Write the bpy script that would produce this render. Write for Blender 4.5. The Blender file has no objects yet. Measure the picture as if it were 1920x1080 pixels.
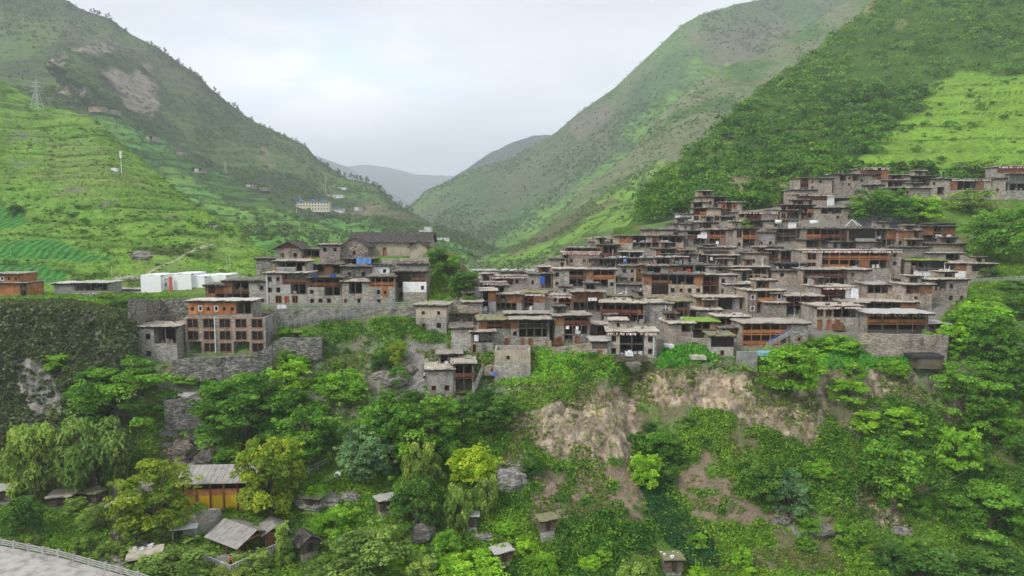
import bpy, math, random
import numpy as np
from mathutils import Vector, Matrix
random.seed(7); R = np.random.RandomState(11)
SC = bpy.context.scene; COL = SC.collection
# ---------------------------------------------------------------- camera
CAMZ = 60.0; FPX = 1297.0; TH = math.atan(110/FPX); CT, ST = math.cos(TH), math.sin(TH)
cd = bpy.data.cameras.new('camera'); cam = bpy.data.objects.new('camera', cd); COL.objects.link(cam)
cd.sensor_width = 36; cd.lens = 36*FPX/1920; cd.clip_start = .5; cd.clip_end = 60000
cam.location = (0, 0, CAMZ); cam.rotation_euler = (math.pi/2-TH, 0, 0); SC.camera = cam
SC.render.resolution_x = 1024; SC.render.resolution_y = 576
# ---------------------------------------------------------------- sky, sun, exposure
SUN_EL, SUN_AZ = math.radians(46), math.radians(-128)     # soft sun high on the left behind the camera, through thin cloud
w = bpy.data.worlds.new('World'); SC.world = w; w.use_nodes = True
nt = w.node_tree; N = nt.nodes; LK = nt.links; N.clear()
def nn(t, **k):
    n = N.new(t)
    for a, b in k.items(): setattr(n, a, b)
    return n
out = nn('ShaderNodeOutputWorld'); bg = nn('ShaderNodeBackground'); bg.inputs[1].default_value = .1
sky = nn('ShaderNodeTexSky', sky_type='NISHITA', sun_disc=False, sun_elevation=SUN_EL, sun_rotation=SUN_AZ)
tc = nn('ShaderNodeTexCoord'); mp = nn('ShaderNodeMapping'); mp.inputs['Scale'].default_value = (1, 1, 3.2)
n1 = nn('ShaderNodeTexNoise'); n1.inputs['Scale'].default_value = 2.2; n1.inputs['Detail'].default_value = 7; n1.inputs['Roughness'].default_value = .55
n2 = nn('ShaderNodeTexNoise'); n2.inputs['Scale'].default_value = 5; n2.inputs['Detail'].default_value = 6
LK.new(tc.outputs['Generated'], mp.inputs[0]); LK.new(mp.outputs[0], n1.inputs[0]); LK.new(mp.outputs[0], n2.inputs[0])
cr = nn('ShaderNodeValToRGB'); e = cr.color_ramp.elements
e[0].position = .36; e[0].color = (3.35, 3.5, 3.85, 1); e[1].position = .64; e[1].color = (4.5, 4.6, 4.85, 1)
LK.new(n1.outputs[0], cr.inputs[0])
# thin opening in the cloud low over the left side of the valley: direction based
dt = nn('ShaderNodeVectorMath', operation='DISTANCE'); dt.inputs[1].default_value = Vector((-.26, .95, .205)).normalized()
m3 = nn('ShaderNodeMapping'); m3.inputs['Scale'].default_value = (1, 1, 2.4)
LK.new(tc.outputs['Generated'], m3.inputs[0])
dt.inputs[1].default_value = (-.265, .943, .20*2.4)
LK.new(m3.outputs[0], dt.inputs[0])
mr = nn('ShaderNodeMapRange'); mr.inputs[1].default_value = .02; mr.inputs[2].default_value = .24; mr.inputs[3].default_value = .62; mr.inputs[4].default_value = 0
LK.new(dt.outputs['Value'], mr.inputs[0])
r2 = nn('ShaderNodeMapRange'); r2.inputs[1].default_value = .44; r2.inputs[2].default_value = .60
LK.new(n2.outputs[0], r2.inputs[0])
mu = nn('ShaderNodeMath', operation='MULTIPLY'); LK.new(mr.outputs[0], mu.inputs[0]); LK.new(r2.outputs[0], mu.inputs[1])
r3 = nn('ShaderNodeMapRange'); r3.inputs[1].default_value = .56; r3.inputs[2].default_value = .42
LK.new(n2.outputs[0], r3.inputs[0])
mu2 = nn('ShaderNodeMath', operation='MULTIPLY'); LK.new(mr.outputs[0], mu2.inputs[0]); LK.new(r3.outputs[0], mu2.inputs[1])
mxc = nn('ShaderNodeMix', data_type='RGBA'); mxc.inputs[7].default_value = (7, 6.9, 6.8, 1)
LK.new(mu2.outputs[0], mxc.inputs[0]); LK.new(cr.outputs[0], mxc.inputs[6])
skm = nn('ShaderNodeMix', data_type='RGBA'); LK.new(mu.outputs[0], skm.inputs[0]); LK.new(mxc.outputs[2], skm.inputs[6])
blend = nn('ShaderNodeMix', data_type='RGBA', blend_type='ADD'); blend.inputs[0].default_value = .5   # sky light glimpsed through the gap
blend.inputs[6].default_value = (3.0, 4.4, 6.6, 1); LK.new(sky.outputs[0], blend.inputs[7]); LK.new(blend.outputs[2], skm.inputs[7])
sz = nn('ShaderNodeSeparateXYZ'); LK.new(tc.outputs['Generated'], sz.inputs[0])       # sky boosted towards the horizon to offset darkening by the haze box
hg = nn('ShaderNodeMapRange'); hg.inputs[1].default_value = 0; hg.inputs[2].default_value = .42; hg.inputs[3].default_value = 1.75; hg.inputs[4].default_value = 1; hg.interpolation_type = 'SMOOTHSTEP'
LK.new(sz.outputs[2], hg.inputs[0]); vs3 = nn('ShaderNodeVectorMath', operation='SCALE'); LK.new(skm.outputs[2], vs3.inputs[0]); LK.new(hg.outputs[0], vs3.inputs[3]); LK.new(vs3.outputs[0], bg.inputs[0]); LK.new(bg.outputs[0], out.inputs[0])
sl = bpy.data.lights.new('sun', 'SUN'); so = bpy.data.objects.new('sun', sl); COL.objects.link(so)
sl.energy = 1.5; sl.angle = math.radians(12); sl.color = (1, .95, .88)
# sun_rotation 0 is +Y turning clockwise seen from above
sd = Vector((math.sin(SUN_AZ)*math.cos(SUN_EL), math.cos(SUN_AZ)*math.cos(SUN_EL), math.sin(SUN_EL))).normalized()
so.rotation_euler = sd.to_track_quat('Z', 'Y').to_euler()
vs = SC.view_settings; vs.view_transform = 'Standard'; vs.look = 'None'; vs.exposure = 1.14; SC.cycles.volume_bounces = 2; vs.gamma = 1; vs.use_curve_mapping = False
# ---------------------------------------------------------------- helpers
def P(px, py, D):
    """world point seen at photo pixel px,py whose distance along Y is D"""
    x = (px-960)/FPX; y = -(py-540)/FPX
    Y = CT+y*ST; k = D/Y
    return Vector((x*k, D, CAMZ+(-ST+y*CT)*k))
def PA(px, py, D):
    x = (px-960)/FPX; y = -(py-540)/FPX; k = D/(CT+y*ST)
    return np.stack([x*k, D*np.ones_like(x), CAMZ+(-ST+y*CT)*k], -1)
def PX(p):
    dy = p[..., 1]*CT-(p[..., 2]-CAMZ)*ST; uy = p[..., 1]*ST+(p[..., 2]-CAMZ)*CT
    return 960+FPX*p[..., 0]/dy, 540-FPX*uy/dy
def hsh(i, j, k, s):
    n = (i*374761393+j*668265263+k*2147483647+s*974711) & 0xffffffff
    n = ((n ^ (n >> 13))*1274126177) & 0xffffffff
    return ((n ^ (n >> 16)) & 0xffff)/65535.0
def vnoise(p, s=0):
    p = np.asarray(p, float); f = np.floor(p).astype(np.int64); t = p-f; t = t*t*(3-2*t)
    r = 0
    for a in (0, 1):
        for b in (0, 1):
            for c in (0, 1):
                h = hsh(f[..., 0]+a, f[..., 1]+b, f[..., 2]+c, s)
                wgt = (t[..., 0] if a else 1-t[..., 0])*(t[..., 1] if b else 1-t[..., 1])*(t[..., 2] if c else 1-t[..., 2])
                r = r+h*wgt
    return r
def fbm(p, o=4, s=0, g=.5):
    r = 0; a = 1; tot = 0; p = np.asarray(p, float)
    for i in range(o):
        r = r+a*vnoise(p, s+i*17); tot += a; a *= g; p = p*2.03+3.7
    return r/tot
def ridged(p, o=4, s=0):
    r = 0; a = 1; tot = 0; p = np.asarray(p, float)
    for i in range(o):
        r = r+a*(1-np.abs(2*vnoise(p, s+i*13)-1)); tot += a; a *= .5; p = p*2.07+1.3
    return r/tot
def sst(a, b, x):
    t = np.clip((x-a)/(b-a), 0, 1); return t*t*(3-2*t)
def inpoly(px, py, poly):
    c = np.zeros(np.shape(px), bool); n = len(poly)
    for i in range(n):
        x1, y1 = poly[i]; x2, y2 = poly[i-1]
        if y1 == y2: continue
        c ^= ((y1 > py) != (y2 > py)) & (px < (x2-x1)*(py-y1)/(y2-y1)+x1)
    return c
# ---------------------------------------------------------------- materials
MT = {}
def mat(name, build):
    if name in MT: return MT[name]
    m = bpy.data.materials.new(name); m.use_nodes = True; t = m.node_tree; t.nodes.clear()
    class G: pass
    g = G(); g.t = t
    def n(ty, **k):
        x = t.nodes.new(ty)
        for a, b in k.items():
            if a.startswith('i_'): 
                key = a[2:]; key = int(key) if key.isdigit() else key.replace('_', ' ')
                x.inputs[key].default_value = b
            else: setattr(x, a, b)
        return x
    def l(a, b): t.links.new(a, b)
    g.n = n; g.l = l
    g.out = n('ShaderNodeOutputMaterial'); g.bs = n('ShaderNodeBsdfPrincipled'); g.bs.inputs['Roughness'].default_value = .85
    g.bs.inputs['Specular IOR Level'].default_value = .2
    l(g.bs.outputs[0], g.out.inputs[0])
    build(g); MT[name] = m; return m
def coords(g, sc=(1, 1, 1), obj=True):
    tc = g.n('ShaderNodeTexCoord'); oi = g.n('ShaderNodeObjectInfo')
    vm = g.n('ShaderNodeVectorMath', operation='MULTIPLY_ADD')
    g.l(tc.outputs['Object'], vm.inputs[0]); vm.inputs[1].default_value = sc
    sc2 = g.n('ShaderNodeVectorMath', operation='SCALE'); sc2.inputs[0].default_value = (37, 19, 53)
    g.l(oi.outputs['Random'], sc2.inputs[3]); g.l(sc2.outputs[0], vm.inputs[2])
    return vm.outputs[0], oi
def ramp(g, fac, stops):
    r = g.n('ShaderNodeValToRGB'); e = r.color_ramp.elements
    while len(e) < len(stops): e.new(.5)
    for x, (p, c) in zip(e, stops): x.position = p; x.color = (*c, 1)
    g.l(fac, r.inputs[0]); return r.outputs[0]
def mul(g, a, b, f=1.0, bt='MULTIPLY'):
    m = g.n('ShaderNodeMix', data_type='RGBA', blend_type=bt); m.inputs[0].default_value = f
    g.l(a, m.inputs[6])
    if isinstance(b, tuple): m.inputs[7].default_value = (*b, 1)
    else: g.l(b, m.inputs[7])
    return m.outputs[2]
def bump(g, h, s=.5, d=.1):
    b = g.n('ShaderNodeBump'); b.inputs['Strength'].default_value = s; b.inputs['Distance'].default_value = d
    g.l(h, b.inputs['Height']); g.l(b.outputs[0], g.bs.inputs['Normal'])
def stone_m(c1, c2, c3, mort=.55):
    def f(g):
        v, oi = coords(g, (2.0, 2.0, 4.2))
        vo = g.n('ShaderNodeTexVoronoi'); vo.inputs['Scale'].default_value = 1; g.l(v, vo.inputs[0])
        sep = g.n('ShaderNodeSeparateColor'); g.l(vo.outputs['Color'], sep.inputs[0])
        base = ramp(g, sep.outputs[0], [(0, c1), (.5, c2), (1, c3)])
        ve = g.n('ShaderNodeTexVoronoi', feature='DISTANCE_TO_EDGE'); ve.inputs['Scale'].default_value = 1; g.l(v, ve.inputs[0])
        ed = ramp(g, ve.outputs[0], [(.0, (mort,)*3), (.12, (1, 1, 1))])
        c = mul(g, base, ed)
        v2, _ = coords(g, (.5, .5, .22)); no = g.n('ShaderNodeTexNoise'); no.inputs['Detail'].default_value = 6; g.l(v2, no.inputs[0]); no.inputs['Scale'].default_value = 1.3
        st = ramp(g, no.outputs[0], [(.28, (.52, .51, .5)), (.5, (1, 1, 1)), (.75, (1.12, 1.06, .98))])
        c = mul(g, c, st)
        ob = ramp(g, oi.outputs['Random'], [(0, (.8, .79, .78)), (.5, (1, 1, 1)), (1, (1.08, 1.02, .95))])
        c = mul(g, c, ob)
        g.l(c, g.bs.inputs['Base Color']); bump(g, ve.outputs[0], 1, .1)
    return f
def plaster_m(c, amp=.25, sc=1.2):
    def f(g):
        v, oi = coords(g, (1, 1, .5)); no = g.n('ShaderNodeTexNoise'); no.inputs['Scale'].default_value = sc; no.inputs['Detail'].default_value = 8; g.l(v, no.inputs[0])
        st = ramp(g, no.outputs[0], [(.3, (1-amp*1.4,)*3), (.55, (1, 1, 1)), (.8, (1+amp*.3,)*3)])
        cc = g.n('ShaderNodeRGB'); cc.outputs[0].default_value = (*c, 1)
        g.l(mul(g, cc.outputs[0], st), g.bs.inputs['Base Color'])
    return f
def wood_m(c1, c2, sc=(5, 5, .5), rough=.75):
    def f(g):
        v, oi = coords(g, sc); no = g.n('ShaderNodeTexNoise'); no.inputs['Scale'].default_value = 1; no.inputs['Detail'].default_value = 5; g.l(v, no.inputs[0])
        c = ramp(g, no.outputs[0], [(.3, c1), (.7, c2)])
        v2, _ = coords(g, (1, 1, 1)); wv = g.n('ShaderNodeTexVoronoi', feature='F1'); wv.inputs['Scale'].default_value = 1
        n2 = g.n('ShaderNodeTexNoise'); n2.inputs['Scale'].default_value = .9; n2.inputs['Detail'].default_value = 5; g.l(v2, n2.inputs[0])
        c = mul(g, c, ramp(g, n2.outputs[0], [(.3, (.6, .58, .56)), (.6, (1.1, 1.05, 1))]))
        ob = ramp(g, oi.outputs['Random'], [(0, (.75, .73, .7)), (1, (1.12, 1.1, 1.05))])
        g.l(mul(g, c, ob), g.bs.inputs['Base Color']); g.bs.inputs['Roughness'].default_value = rough
        bump(g, no.outputs[0], .3, .03)
    return f
def roof_m(c1, c2, c3):
    def f(g):
        v, oi = coords(g, (.9, .9, .9)); no = g.n('ShaderNodeTexNoise'); no.inputs['Scale'].default_value = 1; no.inputs['Detail'].default_value = 8; no.inputs['Roughness'].default_value = .65; g.l(v, no.inputs[0])
        c = ramp(g, no.outputs[0], [(.3, c1), (.5, c2), (.7, c3)])
        ob = ramp(g, oi.outputs['Random'], [(0, (.72, .71, .7)), (1, (1.1, 1.07, 1.02))])
        g.l(mul(g, c, ob), g.bs.inputs['Base Color']); bump(g, no.outputs[0], .6, .08)
    return f
def leaf_m(name, base, var=.35, rough=.6):
    def f(g):
        at = g.n('ShaderNodeAttribute', attribute_name='Col'); oi = g.n('ShaderNodeObjectInfo')
        c = mul(g, at.outputs[0], base)
        ob = ramp(g, oi.outputs['Random'], [(0, (1-var, 1-var*.8, 1-var*.4)), (.5, (1, 1, 1)), (1, (1+var, 1+var*.5, 1))])
        c = mul(g, c, ob)
        g.t.nodes.remove(g.bs)
        d = g.n('ShaderNodeBsdfDiffuse'); tr = g.n('ShaderNodeBsdfTranslucent'); mx = g.n('ShaderNodeMixShader'); mx.inputs[0].default_value = .28
        g.l(c, d.inputs[0]); g.l(mul(g, c, (1.15, 1.25, .6)), tr.inputs[0]); g.l(d.outputs[0], mx.inputs[1]); g.l(tr.outputs[0], mx.inputs[2]); g.l(mx.outputs[0], g.out.inputs[0])
    return mat(name, f)
def terr_m(name, fs, amp=.3, bd=.25):
    def f(g):
        at = g.n('ShaderNodeAttribute', attribute_name='Col'); tc = g.n('ShaderNodeTexCoord')
        no = g.n('ShaderNodeTexNoise'); no.inputs['Scale'].default_value = fs; no.inputs['Detail'].default_value = 8; no.inputs['Roughness'].default_value = .7; g.l(tc.outputs['Object'], no.inputs[0])
        c = mul(g, at.outputs[0], ramp(g, no.outputs[0], [(.3, (1-amp*1.5,)*3), (.5, (1, 1, 1)), (.7, (1+amp, 1+amp, 1+amp*.8))]))
        vo = g.n('ShaderNodeTexVoronoi'); vo.inputs['Scale'].default_value = fs*2.5; g.l(tc.outputs['Object'], vo.inputs[0])
        c = mul(g, c, ramp(g, vo.outputs['Distance'], [(.1, (.72, .74, .7)), (.45, (1.06, 1.06, 1.03))]))
        g.l(c, g.bs.inputs['Base Color']); g.bs.inputs['Roughness'].default_value = .95; g.bs.inputs['Specular IOR Level'].default_value = .05
        bump(g, no.outputs[0], .8, bd)
    return mat(name, f)
def M(k):
    d = {
     'stone_a': stone_m((.25, .237, .215), (.39, .37, .335), (.50, .478, .435)),
     'stone_b': stone_m((.25, .217, .183), (.385, .34, .29), (.49, .44, .38)),
     'stone_c': stone_m((.29, .278, .255), (.40, .385, .355), (.49, .475, .44), .75),
     'stone_d': stone_m((.12, .113, .104), (.24, .228, .21), (.42, .405, .375), .5),
     'beige': plaster_m((.44, .38, .29)), 'white': plaster_m((.78, .78, .78), .15), 'clean': plaster_m((.84, .85, .87), .04), 'cement': plaster_m((.30, .295, .285)),
     'mauve': plaster_m((.24, .165, .16), .2, 3), 'red_paint': plaster_m((.55, .10, .10), .1),
     'wood_dark': wood_m((.035, .025, .02), (.085, .062, .048)), 'wood_grey': wood_m((.10, .082, .068), (.20, .17, .145), (1, 1, 7)),
     'wood_brown': wood_m((.17, .085, .045), (.33, .17, .09)), 'wood_orange': wood_m((.33, .14, .06), (.49, .22, .095)),
     'wood_red': wood_m((.12, .045, .028), (.22, .085, .05)), 'redbrown': wood_m((.11, .045, .03), (.19, .085, .055)),
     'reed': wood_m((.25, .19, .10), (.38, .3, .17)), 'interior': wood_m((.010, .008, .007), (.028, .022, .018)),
     'frame_wood': wood_m((.27, .14, .08), (.40, .215, .12)), 'pane': plaster_m((.016, .018, .02), .3), 'white_metal': plaster_m((.75, .76, .76), .1),
     'roof_e': roof_m((.27, .245, .205), (.43, .395, .335), (.56, .52, .45)), 'roof_m': roof_m((.17, .155, .11), (.23, .22, .13), (.24, .29, .10)),
     'roof_g': roof_m((.09, .08, .07), (.17, .152, .132), (.29, .265, .23)), 'rock_dark': stone_m((.09, .08, .072), (.16, .145, .13), (.25, .23, .21), .6), 'cream': plaster_m((.72, .66, .54), .1), 'roof_t': roof_m((.38, .37, .36), (.50, .49, .48), (.58, .57, .56)), 'board_roof': roof_m((.22, .21, .205), (.33, .32, .31), (.42, .41, .4)),
     'blue_sheet': plaster_m((.12, .27, .62), .15), 'grass_roof': roof_m((.14, .22, .04), (.20, .33, .05), (.26, .40, .07)),
     'yellow': plaster_m((.80, .52, .02), .15, .7), 'orange': plaster_m((.6, .24, .09), .2), 'cloth_white': plaster_m((.72, .73, .75), .15, 2), 'cloth_blue': plaster_m((.05, .12, .45), .2),
     'cyan': plaster_m((.26, .52, .60), .15), 'cloth_red': plaster_m((.45, .05, .04), .3, 4), 'black': plaster_m((.02, .02, .022), .2), 'trunk': wood_m((.06, .045, .035), (.15, .12, .095)),
     'concrete': plaster_m((.42, .40, .37), .3, .8), 'dark_roof': roof_m((.03, .032, .036), (.06, .062, .066), (.1, .1, .1)),
     'rail_white': plaster_m((.58, .58, .57), .15), 'rail_grey': plaster_m((.36, .355, .345), .2), 'steel': plaster_m((.45, .47, .48), .15),
     'rock': stone_m((.14, .13, .12), (.25, .235, .22), (.36, .345, .32), .6), 'skin': plaster_m((.5, .3, .2), .05), 'shirt_red': plaster_m((.55, .03, .05), .1),
     'shirt_white': plaster_m((.7, .7, .72), .05), 'trousers': plaster_m((.03, .035, .06), .1), 'hair': plaster_m((.01, .01, .01), .1),
    }
    if k == 'tile':
        def f(g):
            tc = g.n('ShaderNodeTexCoord'); wv = g.n('ShaderNodeTexWave', wave_type='BANDS', bands_direction='X'); wv.inputs['Scale'].default_value = 1.1; wv.inputs['Distortion'].default_value = .6; g.l(tc.outputs['Object'], wv.inputs[0])
            no = g.n('ShaderNodeTexNoise'); no.inputs['Scale'].default_value = 1.5; no.inputs['Detail'].default_value = 8; g.l(tc.outputs['Object'], no.inputs[0])
            vo = g.n('ShaderNodeTexVoronoi'); vo.inputs['Scale'].default_value = 3; g.l(tc.outputs['Object'], vo.inputs[0])
            sp = g.n('ShaderNodeSeparateColor'); g.l(vo.outputs['Color'], sp.inputs[0])
            c = ramp(g, no.outputs[0], [(.3, (.045, .04, .038)), (.7, (.14, .125, .115))])
            c = mul(g, c, ramp(g, wv.outputs[0], [(0, (.45, .45, .45)), (1, (1.2, 1.2, 1.2))])); c = mul(g, c, ramp(g, sp.outputs[0], [(0, (.6, .6, .6)), (1, (1.5, 1.45, 1.4))]))
            g.l(c, g.bs.inputs['Base Color']); bump(g, wv.outputs[0], 1, .08)
        return mat('tile', f)
    return mat(k, d[k])
# ---------------------------------------------------------------- mesh builder
class MB:
    def __init__(s): s.v = []; s.f = []
    def box(s, x0, x1, y0, y1, z0, z1):
        n = len(s.v)
        s.v += [(x0, y0, z0), (x1, y0, z0), (x1, y1, z0), (x0, y1, z0), (x0, y0, z1), (x1, y0, z1), (x1, y1, z1), (x0, y1, z1)]
        s.f += [(n, n+3, n+2, n+1), (n+4, n+5, n+6, n+7), (n, n+1, n+5, n+4), (n+1, n+2, n+6, n+5), (n+2, n+3, n+7, n+6), (n+3, n, n+4, n+7)]
        return s
    def bar(s, a, b, r, r2=None, k=6):
        a = Vector(a); b = Vector(b); d = (b-a); q = d.to_track_quat('Z', 'Y'); r2 = r if r2 is None else r2; n = len(s.v)
        for p, rr in ((a, r), (b, r2)):
            for i in range(k):
                t = 2*math.pi*i/k; s.v.append(tuple(p+q @ Vector((rr*math.cos(t), rr*math.sin(t), 0))))
        for i in range(k): j = (i+1) % k; s.f.append((n+i, n+j, n+k+j, n+k+i))
        s.f.append(tuple(n+k-1-i for i in range(k))); s.f.append(tuple(n+k+i for i in range(k))); return s
    def quad(s, *p):
        n = len(s.v); s.v += [tuple(x) for x in p]; s.f.append(tuple(range(n, n+len(p)))); return s
    def prism(s, pts, d):    # polygon pts (3d) extruded by vector d
        n = len(s.v); k = len(pts); d = Vector(d)
        s.v += [tuple(p) for p in pts]+[tuple(Vector(p)+d) for p in pts]
        s.f.append(tuple(range(n, n+k))); s.f.append(tuple(n+k+k-1-i for i in range(k)))
        for i in range(k): j = (i+1) % k; s.f.append((n+j, n+i, n+k+i, n+k+j))
        return s
    def lathe(s, prof, c=(0, 0), k=12):
        n = len(s.v)
        for r, z in prof:
            for i in range(k): t = 2*math.pi*i/k; s.v.append((c[0]+r*math.cos(t), c[1]+r*math.sin(t), z))
        for a in range(len(prof)-1):
            for i in range(k): j = (i+1) % k; s.f.append((n+a*k+i, n+a*k+j, n+(a+1)*k+j, n+(a+1)*k+i))
        return s
    def jit(s, a):
        s.v = [(x+random.uniform(-a, a), y+random.uniform(-a, a), z+random.uniform(-a, a)*.6) for x, y, z in s.v]; return s
    def build(s, name, m, parent=None, smooth=False):
        me = bpy.data.meshes.new(name); me.from_pydata(s.v, [], s.f); me.materials.append(M(m) if isinstance(m, str) else m)
        if smooth: me.shade_smooth()
        o = bpy.data.objects.new(name, me); COL.objects.link(o)
        if parent: o.parent = parent
        return o
def empty(name, loc, rz=0):
    o = bpy.data.objects.new(name, None); COL.objects.link(o); o.location = loc; o.rotation_euler = (0, 0, rz); o.empty_display_size = .5; return o
def tag(o, label=None, cat=None, group=None, kind=None):
    if label: o['label'] = label
    if cat: o['category'] = cat
    if group: o['group'] = group
    if kind: o['kind'] = kind
    return o
def npmesh(name, co, quads, m, col=None, smooth=False):
    me = bpy.data.meshes.new(name); nv = len(co); nf = len(quads); k = quads.shape[1]
    me.vertices.add(nv); me.vertices.foreach_set('co', np.ascontiguousarray(co, np.float32).ravel())
    me.loops.add(nf*k); me.loops.foreach_set('vertex_index', np.ascontiguousarray(quads, np.int32).ravel())
    me.polygons.add(nf); me.polygons.foreach_set('loop_start', np.arange(0, nf*k, k, dtype=np.int32))
    me.polygons.foreach_set('use_smooth', np.full(nf, smooth)); me.update(calc_edges=True)
    if col is not None:
        a = me.color_attributes.new('Col', 'FLOAT_COLOR', 'POINT')
        c = np.ones((nv, 4), np.float32); c[:, :3] = col; a.data.foreach_set('color', c.ravel())
    me.materials.append(m); return me
# ---------------------------------------------------------------- terrain: every sheet is a grid of real points
GREEN = np.array((.085, .165, .028)); LIME = np.array((.14, .25, .042)); DKG = np.array((.035, .085, .018)); SOIL = np.array((.42, .345, .255)); OCH = np.array((.47, .375, .27))
ROCK = np.array((.23, .215, .2)); BRN = np.array((.16, .12, .085)); GREY = np.array((.27, .255, .23)); FIELD = np.array((.05, .17, .035))
class Patch: pass
def make_patch(cols, npx, sub, seed, noise, color, m, name, smooth=2, pxr=None):
    """cols: list of (px, [(py, D)...]) joined into one surface; noise(pts,row,px)->dz; color(pts,row,qx,qy)->rgb"""
    cx = np.array([c[0] for c in cols], float); A = np.array([c[1] for c in cols], float)      # (nc, nr, 2)
    pxs = np.linspace(cx[0], cx[-1], npx)
    if pxr is not None: pxs = pxr
    nr = A.shape[1]
    RW = np.zeros((nr, len(pxs), 3))
    for r in range(nr):
        py = np.interp(pxs, cx, A[:, r, 0]); D = np.interp(pxs, cx, A[:, r, 1]); RW[r] = PA(pxs, py, D)
    rows = [];  rid = []
    for r in range(nr-1):
        for k in range(sub[r]):
            t = k/sub[r]; rows.append(RW[r]*(1-t)+RW[r+1]*t); rid.append(r+t)
    rows.append(RW[-1]); rid.append(nr-1)
    G = np.array(rows); rid = np.array(rid)
    for _ in range(smooth):
        H = G.copy(); H[1:-1] = (G[:-2]+2*G[1:-1]+G[2:])/4; G = H.copy(); H[:, 1:-1] = (G[:, :-2]+2*G[:, 1:-1]+G[:, 2:])/4; G = H
    RI = np.repeat(rid[:, None], len(pxs), 1)
    G = G+noise(G, RI, pxs[None, :]+0*RI)
    qx, qy = PX(G)
    C = color(G, RI, qx, qy)
    nR, nC = RI.shape; idx = np.arange(nR*nC).reshape(nR, nC)
    q = np.stack([idx[:-1, :-1], idx[:-1, 1:], idx[1:, 1:], idx[1:, :-1]], -1).reshape(-1, 4)
    me = npmesh(name, G.reshape(-1, 3), q, m, C.reshape(-1, 3), True)
    o = bpy.data.objects.new(name, me); COL.objects.link(o); o['kind'] = 'structure'
    p = Patch(); p.G = G; p.RI = RI; p.qx = qx; p.qy = qy; p.C = C; p.o = o; p.cx = cx; p.A = A; p.pxs = pxs; return p
# --- near ground: valley bottom, cliffs, village slope
NC = [
(-600, [(1350,60),(1080,80),(960,100),(860,112),(720,124),(580,128),(560,150),(548,180),(530,220),(560,320)]),
(0, [(1350,62),(1080,86),(950,104),(875,114),(720,122),(572,130),(560,160),(550,185),(535,215),(560,320)]),
(150, [(1350,64),(1080,90),(940,108),(880,115),(720,123),(580,131),(562,160),(550,185),(535,215),(560,320)]),
(245, [(1350,66),(1080,92),(940,108),(870,116),(740,125),(600,132),(575,150),(556,170),(540,215),(560,320)]),
(262, [(1350,66),(1080,92),(940,108),(860,116),(740,125),(677,133),(600,146),(558,170),(540,215),(560,320)]),
(340, [(1350,68),(1080,94),(950,108),(870,116),(750,125),(675,134),(600,146),(560,165),(540,215),(560,320)]),
(450, [(1350,68),(1080,95),(960,108),(880,116),(760,126),(670,135),(600,145),(570,152),(535,200),(560,320)]),
(520, [(1350,68),(1080,95),(960,108),(880,116),(770,125),(655,137),(580,149),(520,165),(485,180),(520,320)]),
(620, [(1350,69),(1080,96),(960,107),(880,115),(760,125),(610,143),(575,150),(520,163),(480,174),(560,320)]),
(720, [(1350,69),(1080,97),(960,107),(880,114),(740,126),(612,141),(578,149),(520,163),(478,174),(560,320)]),
(790, [(1350,70),(1080,98),(960,107),(880,113),(745,126),(640,139),(585,148),(520,162),(478,172),(560,320)]),
(808, [(1350,70),(1080,98),(960,107),(880,113),(745,126),(642,139),(585,148),(520,160),(462,170),(560,320)]),
(850, [(1350,70),(1080,98),(960,107),(880,113),(738,127),(650,138),(590,148),(540,156),(470,169),(560,320)]),
(884, [(1350,70),(1080,99),(960,106),(870,113),(735,127),(650,138),(590,148),(562,154),(510,166),(560,320)]),
(905, [(1350,70),(1080,99),(960,106),(860,113),(735,127),(655,137),(590,150),(560,162),(525,200),(560,320)]),
(960, [(1350,70),(1080,99),(960,106),(860,114),(725,126),(655,137),(590,152),(540,172),(515,190),(560,320)]),
(1050, [(1350,70),(1080,100),(970,106),(860,114),(710,127),(648,137),(580,157),(530,177),(480,198),(540,320)]),
(1150, [(1350,70),(1080,100),(970,107),(860,115),(695,128),(668,132),(590,154),(520,180),(445,208),(520,320)]),
(1195, [(1350,70),(1080,100),(970,107),(870,115),(700,127),(672,132),(590,154),(510,184),(420,213),(500,320)]),
(1215, [(1350,70),(1080,100),(975,108),(880,117),(695,129),(672,132),(590,154),(510,184),(418,213),(500,320)]),
(1300, [(1350,70),(1080,101),(985,108),(860,118),(690,128),(670,132),(590,154),(500,187),(402,217),(460,320)]),
(1450, [(1350,70),(1080,102),(985,109),(860,118),(690,128),(668,132),(590,154),(500,187),(385,222),(600,300)]),
(1600, [(1350,70),(1080,103),(985,110),(860,119),(692,129),(640,137),(575,156),(490,189),(370,228),(600,300)]),
(1700, [(1350,71),(1080,103),(985,111),(850,120),(690,129),(660,133),(575,156),(490,189),(365,228),(600,300)]),
(1800, [(1350,72),(1080,104),(970,113),(830,122),(695,131),(640,139),(560,161),(480,191),(370,226),(600,300)]),
(1920, [(1350,74),(1080,105),(950,115),(800,125),(680,137),(600,149),(530,166),(470,190),(370,226),(600,290)]),
(2500, [(1350,80),(1080,110),(920,120),(780,132),(650,145),(560,158),(500,170),(450,186),(360,222),(600,290)])]
ncx = np.array([c[0] for c in NC], float); NA = np.array([c[1] for c in NC], float)
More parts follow.
